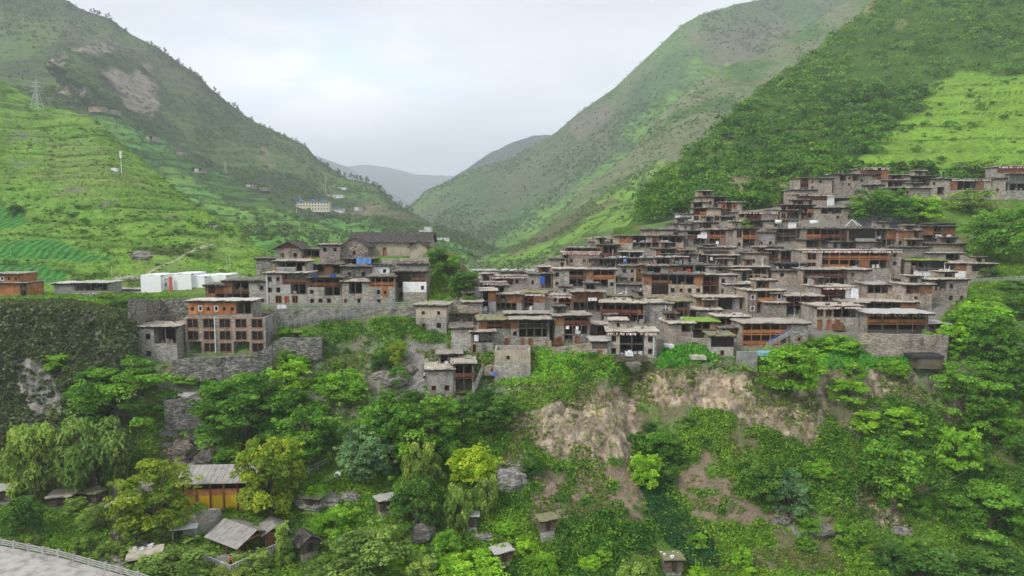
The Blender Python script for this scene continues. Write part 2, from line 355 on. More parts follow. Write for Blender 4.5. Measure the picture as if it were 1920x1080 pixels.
def gD(px, py):
    """distance of the near ground seen at px,py (village slope, cliffs, valley)"""
    ys = [float(np.interp(px, ncx, NA[:, r, 0])) for r in range(9)]; ds = [float(np.interp(px, ncx, NA[:, r, 1])) for r in range(9)]
    for r in range(8):
        if ys[r] >= py >= ys[r+1]:
            t = (ys[r]-py)/max(ys[r]-ys[r+1], 1e-6); z1, z2 = (430-ys[r])*ds[r], (430-ys[r+1])*ds[r+1]
            # intersect the sight line with the straight slope between the two rows
            s = 430-py; a, b = ds[r], ds[r+1]; den = (z2-z1)/(b-a+1e-9)-s
            if abs(den) > 1e-6:
                D = ((z2-z1)/(b-a+1e-9)*a-z1)/den
                if min(a, b)-1 <= D <= max(a, b)+1: return D
            return a*(1-t)+b*t
    return ds[0] if py > ys[0] else ds[8]
def near_noise(G, r, px):
    cliff = np.exp(-((r-4.0)/.95)**2); top = sst(4.85, 5.3, r)
    p = G*.09; a = 3.0*cliff*(fbm(p, 5, 1)-.5)+2.4*(1-top)*(fbm(G*.05, 3, 5)-.5)+.8*(fbm(G*.35, 4, 9)-.5)*(1-.6*top)
    rg = (ridged(G*np.array((.16, .05, .05)), 4, 21)-.55)*5.0*cliff
    gul = -3.5*np.exp(-((px-1190)/26)**2)*cliff
    out = np.zeros_like(G); out[..., 2] = a*(1-.75*top); out[..., 1] = rg-gul*1.5+1.6*cliff*(fbm(G*.3, 4, 33)-.5)*2
    return out
SOILP = [[(1205,688),(1290,692),(1420,697),(1550,698),(1548,770),(1525,850),(1450,815),(1380,790),(1330,760),(1212,765)],
 [(925,795),(1000,770),(1090,750),(1150,725),(1205,690),(1205,760),(1185,860),(1130,872),(1060,868),(1000,840),(935,812)],
 [(1545,690),(1700,690),(1735,760),(1640,745),(1600,760),(1545,745)], [(1765,745),(1830,750),(1810,800),(1770,800)], [(1640,940),(1680,930),(1690,985),(1640,990)]]
DIRTP = [[(1265,850),(1320,850),(1375,900),(1425,965),(1400,990),(1300,970),(1270,920)], [(985,890),(1235,870),(1250,960),(1200,985),(1080,970),(990,985)], [(1365,1030),(1470,1030),(1500,1060),(1400,1066)],
 [(1420,940),(1560,960),(1600,1010),(1500,990),(1425,985)], [(1010,650),(1105,660),(1090,690),(1020,680)]]
ROCKP = [[(0,600),(60,640),(110,700),(130,790),(60,830),(-20,840),(-300,840),(-300,600)], [(290,800),(400,800),(420,880),(300,890)], [(770,640),(840,650),(800,720),(760,760),(700,720)], [(925,850),(985,850),(980,900),(930,905)],
 [(1480,980),(1560,990),(1560,1010),(1490,1000)], [(300,720),(370,740),(380,790),(310,790)], [(1770,600),(1860,570),(1880,640),(1800,660)]]
def soft(qx, qy, polys, G, s, amp=10):
    jx = (fbm(G*.22, 4, s)-.5)*amp*4.2; jy = (fbm(G*.22, 4, s+5)-.5)*amp*3.4; m = np.zeros(qx.shape)
    for k in range(5):
        dx, dy = [(0, 0), (4, 2), (-4, 2), (2, -4), (-2, -3)][k]
        mm = np.zeros(qx.shape, bool)
        for po in polys: mm |= inpoly(qx+jx+dx, qy+jy+dy, po)
        m += mm
    return m/5
def near_color(G, r, qx, qy):
    f = fbm(G*.12, 5, 41)[..., None]; f2 = fbm(G*.5, 4, 43)[..., None]
    c = GREEN*(.55+.9*f)+(LIME-GREEN)*sst(.5, .66, f2)*.6; c = c+(BRN-c)*sst(.56, .68, fbm(G*.2, 4, 47))[..., None]*.7
    top = sst(4.95, 5.3, r)[..., None]*inpoly(qx, qy, [(840,580),(880,500),(1050,478),(1150,452),(1290,418),(1400,392),(1480,340),(1580,300),(1680,330),(1600,400),(1720,425),(1800,450),(1830,520),(1760,600),(1700,640),(1420,690),(860,700)])[..., None]; c = c*(1-top)+GREY*.75*top
    cl = np.exp(-((r-4.3)/.7)**2)[..., None]; rk = sst(.47, .56, ridged(G*.12, 4, 53))[..., None]; c = c*(1-cl*rk*.6)+ROCK*.8*cl*rk*.6
    lc = (sst(260, 200, qx)*sst(890, 860, qy)*sst(575, 590, qy))[..., None]*.9; c = c*(1-lc)+ROCK*(.55+.7*f2)*lc
    m = soft(qx, qy, SOILP, G, 61)[..., None]; oc = sst(.56, .7, fbm(G*np.array((.12, .12, .35)), 4, 67))[..., None]
    s = (SOIL*(1-oc)+OCH*oc)*(.74+.5*f2); s = s*(1-.5*sst(.7, .85, ridged(G*np.array((.9, .9, .6)), 4, 73))[..., None]); s = s*(1-.4*sst(.55, .7, ridged(G*np.array((.5, .5, .22)), 4, 71))[..., None]); c = c*(1-m)+s*m
    m = soft(qx, qy, DIRTP, G, 81)[..., None]*sst(.33, .5, f2); c = c*(1-m)+(BRN*1.15+GREY*.12)*(.6+.7*f2)*m
    m = soft(qx, qy, ROCKP, G, 91)[..., None]; c = c*(1-m)+ROCK*(.5+1.0*ridged(G*.3, 4, 95)[..., None]*.8)*m
    return np.clip(c, .01, .7)
pxr = np.concatenate([np.linspace(-600, -60, 60)[:-1], np.linspace(-60, 1980, 880), np.linspace(1980, 2500, 50)[1:]])
near = make_patch(NC, 0, [14, 44, 34, 46, 60, 30, 26, 30, 14], 1, near_noise, near_color, terr_m('ground_cover', 1.6), 'ground', 2, pxr)
# --- hill noise / colour helpers
def hill_noise(a1, s1, a2, s2, seed, back=None, terr=0, th=0):
    def f(G, r, px):
        n = np.zeros_like(G); d = (fbm(G*s1, 4, seed)-.5)*2*a1+(ridged(G*np.array((s2, s2*.3, s2*.3)), 4, seed+3)-.55)*2*a2
        n[..., 2] = d*.55; n[..., 1] = d*.9
        if terr: z = (G[..., 2]+(fbm(G*.012, 3, seed+9)-.5)*30)/th; fr = z-np.floor(z); n[..., 2] += terr*(sst(.0, .25, fr)-fr)
        return n
    return f
def terr_lines(G, th, seed, wob=22, w=.22):
    z = (G[..., 2]+(fbm(G*.012, 4, seed)-.5)*wob)/th; fr = z-np.floor(z); return sst(w, w*.4, fr), np.floor(z)
# green hill on the left
GH = [(-700,[(600,170),(520,215),(380,280),(120,360),(-150,450),(-60,560)]), (-250,[(600,170),(520,205),(400,270),(200,340),(0,430),(80,560)]),
 (0,[(600,170),(530,196),(420,245),(280,320),(143,410),(210,560)]), (20,[(600,170),(530,196),(420,245),(290,318),(160,408),(220,560)]), (60,[(600,170),(530,198),(420,245),(300,312),(192,400),(240,550)]),
 (100,[(600,170),(530,198),(430,240),(310,310),(205,398),(250,550)]), (170,[(600,170),(530,198),(440,235),(320,300),(222,390),(260,540)]),
 (200,[(600,170),(530,198),(440,235),(330,295),(245,380),(290,540)]), (240,[(600,170),(530,198),(440,235),(350,290),(287,365),(330,540)]), (290,[(600,170),(530,198),(450,232),(380,280),(332,340),(380,520)]),
 (340,[(600,170),(530,198),(460,230),(410,265),(375,310),(420,480)]), (400,[(600,170),(530,198),(480,225),(440,250),(416,280),(450,420)]), (450,[(600,170),(530,200),(495,220),(465,240),(446,262),(480,400)]),
 (500,[(600,170),(545,195),(520,210),(498,225),(485,240),(520,380)]), (560,[(620,170),(580,190),(560,205),(545,215),(530,225),(560,360)])]
FIELDP = [[(-300,370),(0,388),(45,395),(50,420),(0,430),(-300,430)], [(-300,440),(40,450),(100,460),(140,492),(60,486),(-300,484)], [(45,446),(100,446),(150,468),(225,488),(140,492),(60,468)], [(-300,488),(60,492),(120,512),(130,530),(60,534),(-300,530)]]
def gh_color(G, r, qx, qy):
    f = fbm(G*.04, 4, 101)[..., None]; f2 = fbm(G*.15, 5, 103)[..., None]
    c = (GREEN*1.25)*(.6+.8*f); c = c+(LIME*1.15-c)*sst(.48, .62, f2)*.75
    br = sst(.5, .62, fbm(G*np.array((.03, .03, .07)), 5, 107))[..., None]; c = c*(1-br*.4)+(BRN*.85+GREEN*.4)*br*.4
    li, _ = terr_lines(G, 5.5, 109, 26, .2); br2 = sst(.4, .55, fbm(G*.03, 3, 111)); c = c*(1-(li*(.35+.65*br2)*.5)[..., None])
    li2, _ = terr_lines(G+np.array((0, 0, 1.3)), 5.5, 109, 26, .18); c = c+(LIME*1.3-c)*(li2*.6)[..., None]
    rc = sst(.66, .74, fbm(G*.08, 5, 117))[..., None]; c = c*(1-rc*.7)+ROCK*.7*rc*.7
    rd = sst(0, 50, qx-(np.interp(qy, [143,205,245,332,416,446], [0,90,200,290,400,450])-70))[..., None]; c = c+(LIME*1.25-c)*rd*.5*sst(.4, .55, f2)
    m = soft(qx, qy, FIELDP, G, 113, 4)[..., None]; fu = FIELD*(1.0+.35*np.sin(G[..., 0:1]*2.4))*(.8+.4*f2); c = c*(1-m)+fu*m
    # track winding up behind the white building
    ty = np.interp(qx, [200, 268, 300, 330, 350, 375, 400], [522, 518, 500, 488, 475, 465, 458]); pt = ((np.abs(qy-ty) < 1.5) & (qx > 215) & (qx < 400))[..., None]; c = np.where(pt, GREY*1.3, c)
    return np.clip(c, .01, .7)
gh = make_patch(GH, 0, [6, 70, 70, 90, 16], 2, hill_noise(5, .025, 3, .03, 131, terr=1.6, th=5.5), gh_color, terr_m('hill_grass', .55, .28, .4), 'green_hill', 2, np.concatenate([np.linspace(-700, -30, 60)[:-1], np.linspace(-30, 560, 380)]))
# tall mountain on the left, terraces at its foot
LMc = [(-900,-330,1000),(-400,-160,1000),(0,-38,1000),(123,0,1000),(150,13,1010),(200,30,1020),(233,57,1030),(267,77,1050),(317,107,1080),(367,137,1100),(400,170,1120),(433,197,1140),(483,230,1160),(533,253,1180),(573,273,1200),(593,297,1190),(633,323,1160),(655,336,1130),(690,345,1080),(710,352,1060),(730,372,1040),(755,390,1020),(805,420,960),(855,435,900),(892,452,850),(940,478,800)]
def lmb(px, cy, cD):
    b = np.interp(px, [-900, 0, 200, 300, 400, 500, 700, 850, 940], [400, 330, 360, 430, 470, 500, 520, 530, 540]); bD = np.interp(px, [-900, 0, 200, 400, 500, 850, 940], [560, 520, 470, 400, 340, 330, 330])
    m1 = b+(cy-b)*.28; m2 = b+(cy-b)*.6
    return [(b+60, bD-110), (b, bD), (m1, bD+(cD-bD)*.33), (m2, bD+(cD-bD)*.64), (cy, cD), (cy+70, cD+260)]
LM = [(a, lmb(a, b, c)) for a, b, c in LMc]
def lm_cliff(qx, qy): return np.exp(-(((qx-215)/75)**2+((qy-150)/52)**2)**2)+0*qx
CLP = [[(88,135),(100,108),(125,98),(112,142)],[(130,92),(200,78),(225,95),(190,100)],[(180,140),(210,130),(250,140),(270,110),(285,150),(296,190),(290,215),(235,205),(222,180),(200,165)],[(110,165),(160,160),(165,178),(115,180)]]
def lm_color(G, r, qx, qy):
    f = fbm(G*.008, 5, 201)[..., None]; f2 = fbm(G*.05, 5, 203)[..., None]
    up = np.array((.055, .082, .035)); c = up*(.65+.8*f2); c = c+(np.array((.10, .16, .045))-c)*sst(.5, .62, f)*.75; c = c+(np.array((.115, .095, .075))-c)*sst(.57, .7, fbm(G*.006, 4, 207))[..., None]*.5
    # terraced fields
    t = soft(qx, qy, [[(165,215),(215,210),(290,255),(330,290),(400,320),(470,352),(560,410),(700,415),(860,455),(930,500),(930,560),(200,560),(200,250)]], G, 211, 10)[..., None]
    li, k = terr_lines(G, 9, 213, 46, .26); kk = vnoise(np.stack([k*.77+.3, G[..., 0]*.012, G[..., 1]*.006], -1), 215)[..., None]
    fld = FIELD*1.75*(1-kk)+(LIME*.9+GREEN*.3)*kk; fld = fld*(.8+.4*f2); fld = fld*(1-.68*li[..., None])
    dkc = sst(.5, .6, fbm(G*.02, 4, 219))[..., None]; fld = fld*(1-.5*dkc); c = c*(1-t)+fld*t
    l2 = soft(qx, qy, [[(640,335),(700,350),(740,385),(720,392),(660,362),(600,345)], [(440,300),(530,315),(525,320),(440,306)]], G, 221, 5)[..., None]; c = c*(1-l2*.7)+np.array((.10, .2, .05))*l2*.7*(1-.4*li[..., None])
    m = soft(qx, qy, CLP, G*.25, 223, 7)[..., None]; rk = np.array((.19, .155, .135))*(.15+1.7*sst(.35, .8, ridged(G*np.array((.035, .03, .008)), 4, 225))[..., None]); m = m*sst(.36, .5, ridged(G*np.array((.02, .02, .006)), 4, 251))[..., None]; c = c*(1-m*.9)+rk*m*.9
    pale = soft(qx, qy, [[(620,395),(700,380),(760,400),(770,412),(700,405),(640,404)], [(490,262),(520,312),(500,315),(480,290)]], G*.3, 231, 5)[..., None]; c = c*(1-pale*.5)+np.array((.24, .18, .13))*pale*.5
    return np.clip(c, .01, .6)
def lm_noise(G, r, px):
    n = hill_noise(20, .0045, 30, .006, 241, terr=3, th=9)(G, r, px)*np.clip((4.15-r), .12, 1)[..., None]; qx, qy = PX(G); cl = lm_cliff(qx, qy)
    n[..., 1] -= cl*90; n[..., 1] += cl*(ridged(G*np.array((.03, .02, .006)), 4, 243)-.5)*105; n += (fbm(G*.03, 4, 245)-.5)[..., None]*7; return n
lm = make_patch(LM, 0, [4, 90, 80, 90, 8], 3, lm_noise, lm_color, terr_m('mountain_scrub', .09, .3, 2), 'mountain', 2, np.concatenate([np.linspace(-900, -40, 50)[:-1], np.linspace(-40, 940, 560)]))
# spur of grey-green slope on the right, lime terraces at its foot
RMc = [(870,508,560),(900,490,590),(960,462,640),(1000,435,670),(1060,388,710),(1100,345,720),(1180,290,730),(1240,222,740),(1280,180,760),(1357,132,800),(1423,107,830),(1493,67,860),(1547,30,890),(1593,0,920),(1700,-80,1000),(1900,-260,1150)]
def rmb(px, cy, cD):
    b = np.interp(px, [870, 1000, 1200, 1400, 1900], [530, 500, 440, 400, 320]); bD = np.interp(px, [870, 1200, 1500, 1900], [400, 400, 480, 600])
    return [(b+60, bD-100), (b, bD), (b+(cy-b)*.5, bD+(cD-bD)*.48), (cy, cD), (cy+60, cD+300)]
def rm_color(G, r, qx, qy):
    f = fbm(G*.01, 4, 301)[..., None]; f2 = fbm(G*.05, 5, 303)[..., None]
    c = np.array((.085, .15, .05))*(.6+.8*f2); st = ridged(G*np.array((.02, .02, .004)), 4, 307)[..., None]; c = c+(np.array((.20, .19, .13))-c)*sst(.5, .72, st)*.6
    m = soft(qx, qy, [[(920,470),(1010,420),(1090,385),(1180,340),(1250,300),(1240,400),(1150,440),(1050,480),(900,510)]], G, 309, 12)[..., None]
    li, k = terr_lines(G, 11, 311, 50, .3); fl = (LIME*1.15)*(.65+.6*f)*(1-.6*li[..., None]); dk = sst(.5, .58, fbm(G*.022, 4, 313))[..., None]; fl = fl*(1-dk)+np.array((.08, .13, .04))*dk
    c = c*(1-m)+fl*m; pale = np.exp(-((qx-(1790-1.35*qy))/22)**2)*(qy < 330); c = c+(np.array((.28, .25, .19))-c)*(pale*.6*f[..., 0]*1.6)[..., None]
    m = soft(qx, qy, [[(950,465),(1010,440),(1080,400),(1150,370),(1160,378),(1090,412),(1020,455),(960,480)]], G*.5, 317, 3)[..., None]; c = c*(1-m*.8)+BRN*.8*m*.8
    return np.clip(c, .01, .6)
rm = make_patch([(a, rmb(a, b, c)) for a, b, c in RMc], 0, [4, 100, 110, 8], 4, hill_noise(9, .008, 14, .01, 321), rm_color, terr_m('slope_scrub', .12, .3, 1.5), 'spur', 2, np.linspace(870, 1900, 420))
# big mountain on the right
BMc = [(720,430,1500),(760,398,1500),(770,388,1500),(803,357,1500),(880,322,1500),(973,288,1480),(1043,249,1450),(1087,210,1430),(1153,163,1400),(1187,130,1400),(1223,97,1380),(1277,47,1380),(1310,27,1380),(1373,10,1400),(1433,-2,1420),(1500,-30,1450),(1700,-100,1500),(2100,-160,1600)]
def bmb(px, cy, cD):
    b = np.interp(px, [720, 850, 950, 2100], [480, 520, 540, 500]); bD = np.interp(px, [720, 900, 2100], [1100, 780, 900])
    return [(b+20, bD-60), (b, bD), (b+(cy-b)*.33, bD+(cD-bD)*.35), (b+(cy-b)*.66, bD+(cD-bD)*.68), (cy, cD), (cy+60, cD+500)]
def bm_color(G, r, qx, qy):
    f = fbm(G*.004, 5, 401)[..., None]; f2 = fbm(G*.025, 5, 403)[..., None]; st = ridged(G*np.array((.011, .01, .003)), 4, 405)[..., None]
    c = np.array((.068, .125, .045))*(.6+.8*f2); c = c+(np.array((.105, .19, .05))-c)*sst(.48, .62, f)*.8; c = c+(np.array((.14, .12, .09))-c)*sst(.55, .8, st)*.4
    m = soft(qx, qy, [[(900,480),(1000,400),(1080,350),(1160,290),(1230,300),(1100,400),(950,500)], [(1150,250),(1260,170),(1290,180),(1280,260),(1170,270)], [(1290,110),(1380,110),(1420,130),(1350,170),(1280,165)]], G*.5, 407, 14)[..., None]
    li, k = terr_lines(G, 16, 411, 80, .3); c = c*(1-m*.8)+(np.array((.14, .28, .05))*(.5+.9*f2)*(1-.5*li[..., None]))*m*.8
    b = soft(qx, qy, [[(1290,60),(1370,55),(1385,72),(1300,80)], [(1060,240),(1130,190),(1150,210),(1090,260)], [(1330,60),(1490,45),(1440,110),(1330,125)]], G*.5, 413, 9)[..., None]; c = c*(1-b*.6)+np.array((.19, .145, .12))*b*.6
    return np.clip(c, .01, .6)
def bm_noise(G, r, px):
    n = hill_noise(26, .0035, 48, .0046, 421)(G, r, px)*np.clip((4.2-r), .15, 1)[..., None]; n += (fbm(G*.02, 4, 425)-.5)[..., None]*9; return n
bm = make_patch([(a, bmb(a, b, c)) for a, b, c in BMc], 0, [3, 80, 90, 90, 8], 5, bm_noise, bm_color, terr_m('mountain_scrub', .09, .3, 2), 'mountain', 2, np.concatenate([np.linspace(720, 1640, 520), np.linspace(1640, 2100, 50)[1:]]))
# far ridges
def ridge(name, crest, D, base, amp, c0, seed, n):
    cols = [(a, [(base, D*.72), ((base+b)/2, D*.86), (b, D), (b+30, D*1.25)]) for a, b in crest]
    def no(G, r, px):
        k = np.zeros_like(G); d = (ridged(G*amp[0], 5, seed)-.5)*amp[1]; k[..., 1] = d; k[..., 2] = (fbm(G*amp[0]*2.5, 5, seed+2)-.5)*amp[2]; return k
    def co(G, r, qx, qy): return np.array(c0)*(.6+.8*fbm(G*amp[0]*3, 4, seed+5)[..., None])
    return make_patch(cols, 0, [20, 40, 5], seed, no, co, terr_m('far_forest', .01, .2, 5), name, 1, np.linspace(crest[0][0], crest[-1][0], n))
ridge('mountain', [(700,430),(765,392),(810,356),(877,313),(923,281),(963,258),(1000,247),(1043,247),(1100,262),(1250,300)], 2700, 440, (.002, 260, 26), (.035, .055, .035), 501, 200)
ridge('mountain', [(300,240),(450,262),(590,289),(640,309),(700,342),(770,382),(850,400),(1000,420)], 4600, 440, (.0012, 500, 50), (.03, .05, .04), 511, 200)
ridge('mountain', [(400,300),(560,292),(600,293),(640,303),(680,301),(720,307),(770,322),(840,327),(900,332),(1100,340)], 6400, 430, (.0009, 700, 90), (.03, .05, .045), 521, 200)
# shrub-covered hillside rising on the right
SHc = [(1150,470,[235,260,300]),(1200,402,[235,262,305]),(1240,345,[235,270,315]),(1275,307,[235,280,330]),(1310,281,[232,290,340]),(1390,214,[232,300,370]),(1457,158,[232,315,400]),(1530,98,[232,330,430]),(1613,33,[235,345,470]),(1640,2,[235,350,490]),(1720,-70,[238,370,530]),(1920,-260,[240,400,600]),(2300,-560,[245,430,700]),(2900,-700,[260,480,720])]
def shb(px, cy, d):
    b = np.interp(px, [1150, 1300, 1450, 1600, 1920, 2900], [430, 405, 385, 372, 372, 340]); return [(b+190, d[0]-3), (b, d[0]), (b+(cy-b)*.45, d[1]), (cy, d[2]), (cy+60, d[2]+220)]
LIMEP = [[(1520,318),(1590,295),(1620,280),(1650,262),(1680,235),(1740,210),(1740,150),(1800,138),(1830,142),(2400,140),(2400,330),(1900,322),(1800,330),(1700,322),(1560,326)], [(1770,390),(2400,380),(2400,430),(1800,425),(1765,405)]]
PALEP = [[(1540,10),(1640,0),(1640,20),(1560,60)], [(1330,340),(1420,300),(1440,330),(1360,370)], [(1430,350),(1480,345),(1475,375),(1430,375)], [(1690,40),(1700,40),(1695,52),(1675,52)]]
def sh_color(G, r, qx, qy):
    f = fbm(G*.05, 5, 601)[..., None]; f2 = fbm(G*.25, 4, 603)[..., None]
    c = GREEN*(.42+.5*f); c = c+(LIME*.8-c)*sst(.56, .68, f2)*.35
    m = soft(qx, qy, LIMEP, G*.3, 605, 16)[..., None]; li, k = terr_lines(G, 7, 607, 9, .18)
    g = LIME*np.array((1.2, 1.22, .9))*(.7+.5*f)*(1-.7*li[..., None]*sst(.36, .5, f)); g = g+(GREEN*1.1-g)*sst(.52, .62, f2)*.6; c = c*(1-m)+g*m
    m = soft(qx, qy, PALEP, G*.3, 609, 8)[..., None]; c = c*(1-m*.6)+SOIL*.8*m*.6
    return np.clip(c, .01, .6)
sh = make_patch([(a, shb(a, b, c)) for a, b, c in SHc], 0, [8, 80, 110, 12], 6, hill_noise(5, .02, 5, .022, 621, terr=.9, th=7), sh_color, terr_m('hill_grass', .55, .28, .4), 'hillside', 2, np.concatenate([np.linspace(1150, 1980, 420), np.linspace(1980, 2900, 60)[1:]]))
# valley floor far below, so nothing ends in the air
vb = MB(); vb.quad((-9000, -2500, -32), (9000, -2500, -32), (9000, 14000, -32), (-9000, 14000, -32)); o = vb.build('valley_floor', 'concrete'); o['kind'] = 'structure'
o.data.materials.clear(); o.data.materials.append(mat('valley_green', lambda g: g.bs.inputs.__getitem__('Base Color').__setattr__('default_value', (.06, .12, .03, 1))))
# height lookup on a sheet seen at a pixel
from mathutils.bvhtree import BVHTree
BV = []
for p in (near, gh, sh, rm, lm, bm):
    me = p.o.data; BV.append(BVHTree.FromPolygons([v.co for v in me.vertices], [pl.vertices for pl in me.polygons]))
CAMP = Vector((0, 0, CAMZ))
def hit(px, py, which=None):
    d = (P(px, py, 100)-CAMP).normalized(); best = None
    for i in ([which] if which is not None else range(6)):
        h = BV[i].ray_cast(CAMP, d)
        if h[0] is not None and (best is None or h[3] < best[3]): best = h
    return best[0] if best else None
def drop(x, y, i=0):
    h = BV[i].ray_cast(Vector((x, y, 900)), Vector((0, 0, -1))); return h[0].z if h[0] is not None else None
# ---------------------------------------------------------------- houses
WALLM = {'p': 'wood_brown', 'P': 'wood_brown', 'b': 'interior', 'o': 'wood_red', 'O': 'wood_orange', 'Q': 'wood_orange', 'q': 'reed', 'w': 'white', 'W': 'white', 'v': 'clean', 'c': 'cement', 'C': 'cement', 'e': 'mauve', 'E': 'mauve', 'y': 'beige', 'Y': 'beige', 'z': 'cream', 'Z': 'cream', 'd': None, 't': 'wood_grey'}
WALLN = {'p': 'plank_wall', 'P': 'plank_wall', 'b': 'plank_wall', 'o': 'plank_wall', 'O': 'plank_wall', 'Q': 'plank_wall', 'q': 'reed_screen', 'w': 'plaster_wall', 'W': 'plaster_wall', 'v': 'plaster_wall', 'c': 'rendered_wall', 'C': 'rendered_wall', 'e': 'tiled_wall', 'E': 'tiled_wall', 'z': 'plaster_wall', 'Z': 'plaster_wall', 'y': 'plaster_wall', 'Y': 'plaster_wall', 't': 'log_wall'}
RAILM = {'g': 'redbrown', 'G': 'wood_orange', 'r': 'wood_red', 'h': 'rail_white', 'u': 'wood_grey'}
def opening(mb, x0, x1, z0, z1, ww, wh, root, y=0., th=.4, fr='frame_wood', pn='pane', sill=.38, name='window', gl=True, mull=True):
    cx = (x0+x1)/2; a, b = cx-ww/2, cx+ww/2; s = z0+(z1-z0-wh)*sill; t = s+wh
    mb.box(x0, a, y, y+th, z0, z1); mb.box(b, x1, y, y+th, z0, z1); mb.box(a, b, y, y+th, z0, s); mb.box(a, b, y, y+th, t, z1)
    f = MB(); k = .09 if wh < 1.1 else .14
    f.box(a-k*.6, a+k*.7, y-.05, y+.2, s-k, t+k); f.box(b-k*.7, b+k*.6, y-.05, y+.2, s-k, t+k); f.box(a+k*.7, b-k*.7, y-.05, y+.2, t-k*.3, t+k*1.2); f.box(a+k*.7, b-k*.7, y-.06, y+.2, s-k, s+k*.5)
    if mull and ww > .9: f.box(cx-.04, cx+.04, y+.06, y+.16, s+k*.5, t-k*.3)
    fo = f.build(name, fr, root)
    if gl: MB().box(a+.02, b-.02, y+.22, y+.26, s+.02, t-.02).build('pane', pn, fo)
def slab_roof(root, x0, x1, y0, y1, z, kind, ov=.45, th=.1, tilt=0, fr=.75):
    """flat earth roof on a bed of joists: uneven top and edge"""
    X0, X1, Y0, Y1 = x0-ov, x1+ov, y0-fr, y1+.25; nx = max(5, int((X1-X0)/.7)); ny = 7; v = []; f = []
    sd = random.random()*100; mt = {'e': 'roof_e', 'm': 'roof_m', 'g': 'roof_g', 't': 'roof_t', 'x': 'grass_roof', 'k': 'dark_roof', 'r': 'roof_e', 'c': 'clean'}[kind]
    for lay in (0, 1):
        for j in range(ny+1):
            for i in range(nx+1):
                x = X0+(X1-X0)*i/nx; y = Y0+(Y1-Y0)*j/ny; edge = i in (0, nx) or j in (0, ny)
                h = math.sin(x*1.3+sd)*.05+math.sin(y*1.9+sd*2)*.05+random.uniform(-.03, .03)
                if edge: x += random.uniform(-.1, .1); y += random.uniform(-.12, .12)
                lip = .045 if (edge and kind in 'emg') else 0
                v.append((x, y, z+(.06+h*.4 if lay == 0 else th+.1+h+lip)+tilt*(y-Y0)))
    n = (nx+1)*(ny+1); I = lambda i, j, l: l*n+j*(nx+1)+i
    for j in range(ny):
        for i in range(nx):
            f.append((I(i, j, 1), I(i+1, j, 1), I(i+1, j+1, 1), I(i, j+1, 1))); f.append((I(i, j, 0), I(i, j+1, 0), I(i+1, j+1, 0), I(i+1, j, 0)))
    for i in range(nx): f.append((I(i, 0, 0), I(i+1, 0, 0), I(i+1, 0, 1), I(i, 0, 1))); f.append((I(i+1, ny, 0), I(i, ny, 0), I(i, ny, 1), I(i+1, ny, 1)))
    for j in range(ny): f.append((I(0, j+1, 0), I(0, j, 0), I(0, j, 1), I(0, j+1, 1))); f.append((I(nx, j, 0), I(nx, j+1, 0), I(nx, j+1, 1), I(nx, j, 1)))
    m = MB(); m.v = v; m.f = f; ro = m.build('roof', mt, root)
    b = MB(); k = max(2, int((x1-x0)/.75))
    if not tilt:
        for i in range(k+1):
            x = x0-ov*.6+(x1-x0+ov*1.2)*i/k; b.box(x-.06, x+.06, Y0+.12+random.uniform(-.06, .1), y0+1.2, z-.2, z+.03)
        b.box(x0-ov*.8, x1+ov*.8, Y0+.3, Y0+.44, z-.34, z-.201)
        b.build('roof_beams', 'wood_dark', ro)
    if kind in 'emg' and random.random() < .8:
        d = MB()                                            # stones, firewood and bundles kept on the flat roof edge
        for _ in range(int((x1-x0)*2)):
            x = random.uniform(X0+.3, X1-.3); y = Y1-abs(random.gauss(0, 1.2)) if random.random() < .75 else random.uniform(Y0+.2, Y1); s = random.uniform(.12, .38)
            if random.random() < .1: d.bar((x, y, z+th), (x+random.uniform(-.2, .2), y, z+th+random.uniform(1, 2.6)), .05, .04, 4)
            elif random.random() < .35: d.bar((x-s*2, y, z+th+.25), (x+s*2, y+random.uniform(-.4, .4), z+th+.3+random.random()*.2), .08, .07, 5)
            else: d.box(x-s, x+s*random.uniform(.4, 1), y-s*.5, y+s*.5, z+th-.05, z+th+.12+s*random.uniform(.3, 1.2))
        d.jit(.05).build('roof_clutter', random.choice(['stone_d', 'wood_grey', 'stone_b', 'stone_a', 'redbrown', 'cloth_white', 'roof_t']), ro)
    return ro
def gable_roof(root, x0, x1, y0, y1, z, rise, along, gm='beige'):
    ov = .7; m = MB(); t = .16; g = MB()
    if along == 'y':
        cx = (x0+x1)/2
        for s in (-1, 1):
            e = cx+s*((x1-x0)/2+ov); ze = z-ov*rise/((x1-x0)/2); p = [(cx, y0-ov, z+rise), (e, y0-ov, ze), (e, y0-ov, ze+t), (cx, y0-ov, z+rise+t)]
            m.prism(p, (0, y1-y0+2*ov, 0))
        g.prism([(x0, y0, z), (x1, y0, z), (cx, y0, z+rise-.02)], (0, .3, 0)); g.prism([(x0, y1-.3, z), (x1, y1-.3, z), (cx, y1-.3, z+rise-.02)], (0, .3, 0))
    else:
        cy = (y0+y1)/2
        for s in (-1, 1):
            e = cy+s*((y1-y0)/2+ov); ze = z-ov*rise/((y1-y0)/2); p = [(x0-ov, cy, z+rise), (x0-ov, e, ze), (x0-ov, e, ze+t), (x0-ov, cy, z+rise+t)]
            m.prism(p, (x1-x0+2*ov, 0, 0))
        for xa in (x0, x1-.3): g.prism([(xa, y0, z), (xa, y1, z), (xa, cy, z+rise-.02)], (.3, 0, 0))
    m.build('roof', 'tile', root); g.build('gable', gm, root)
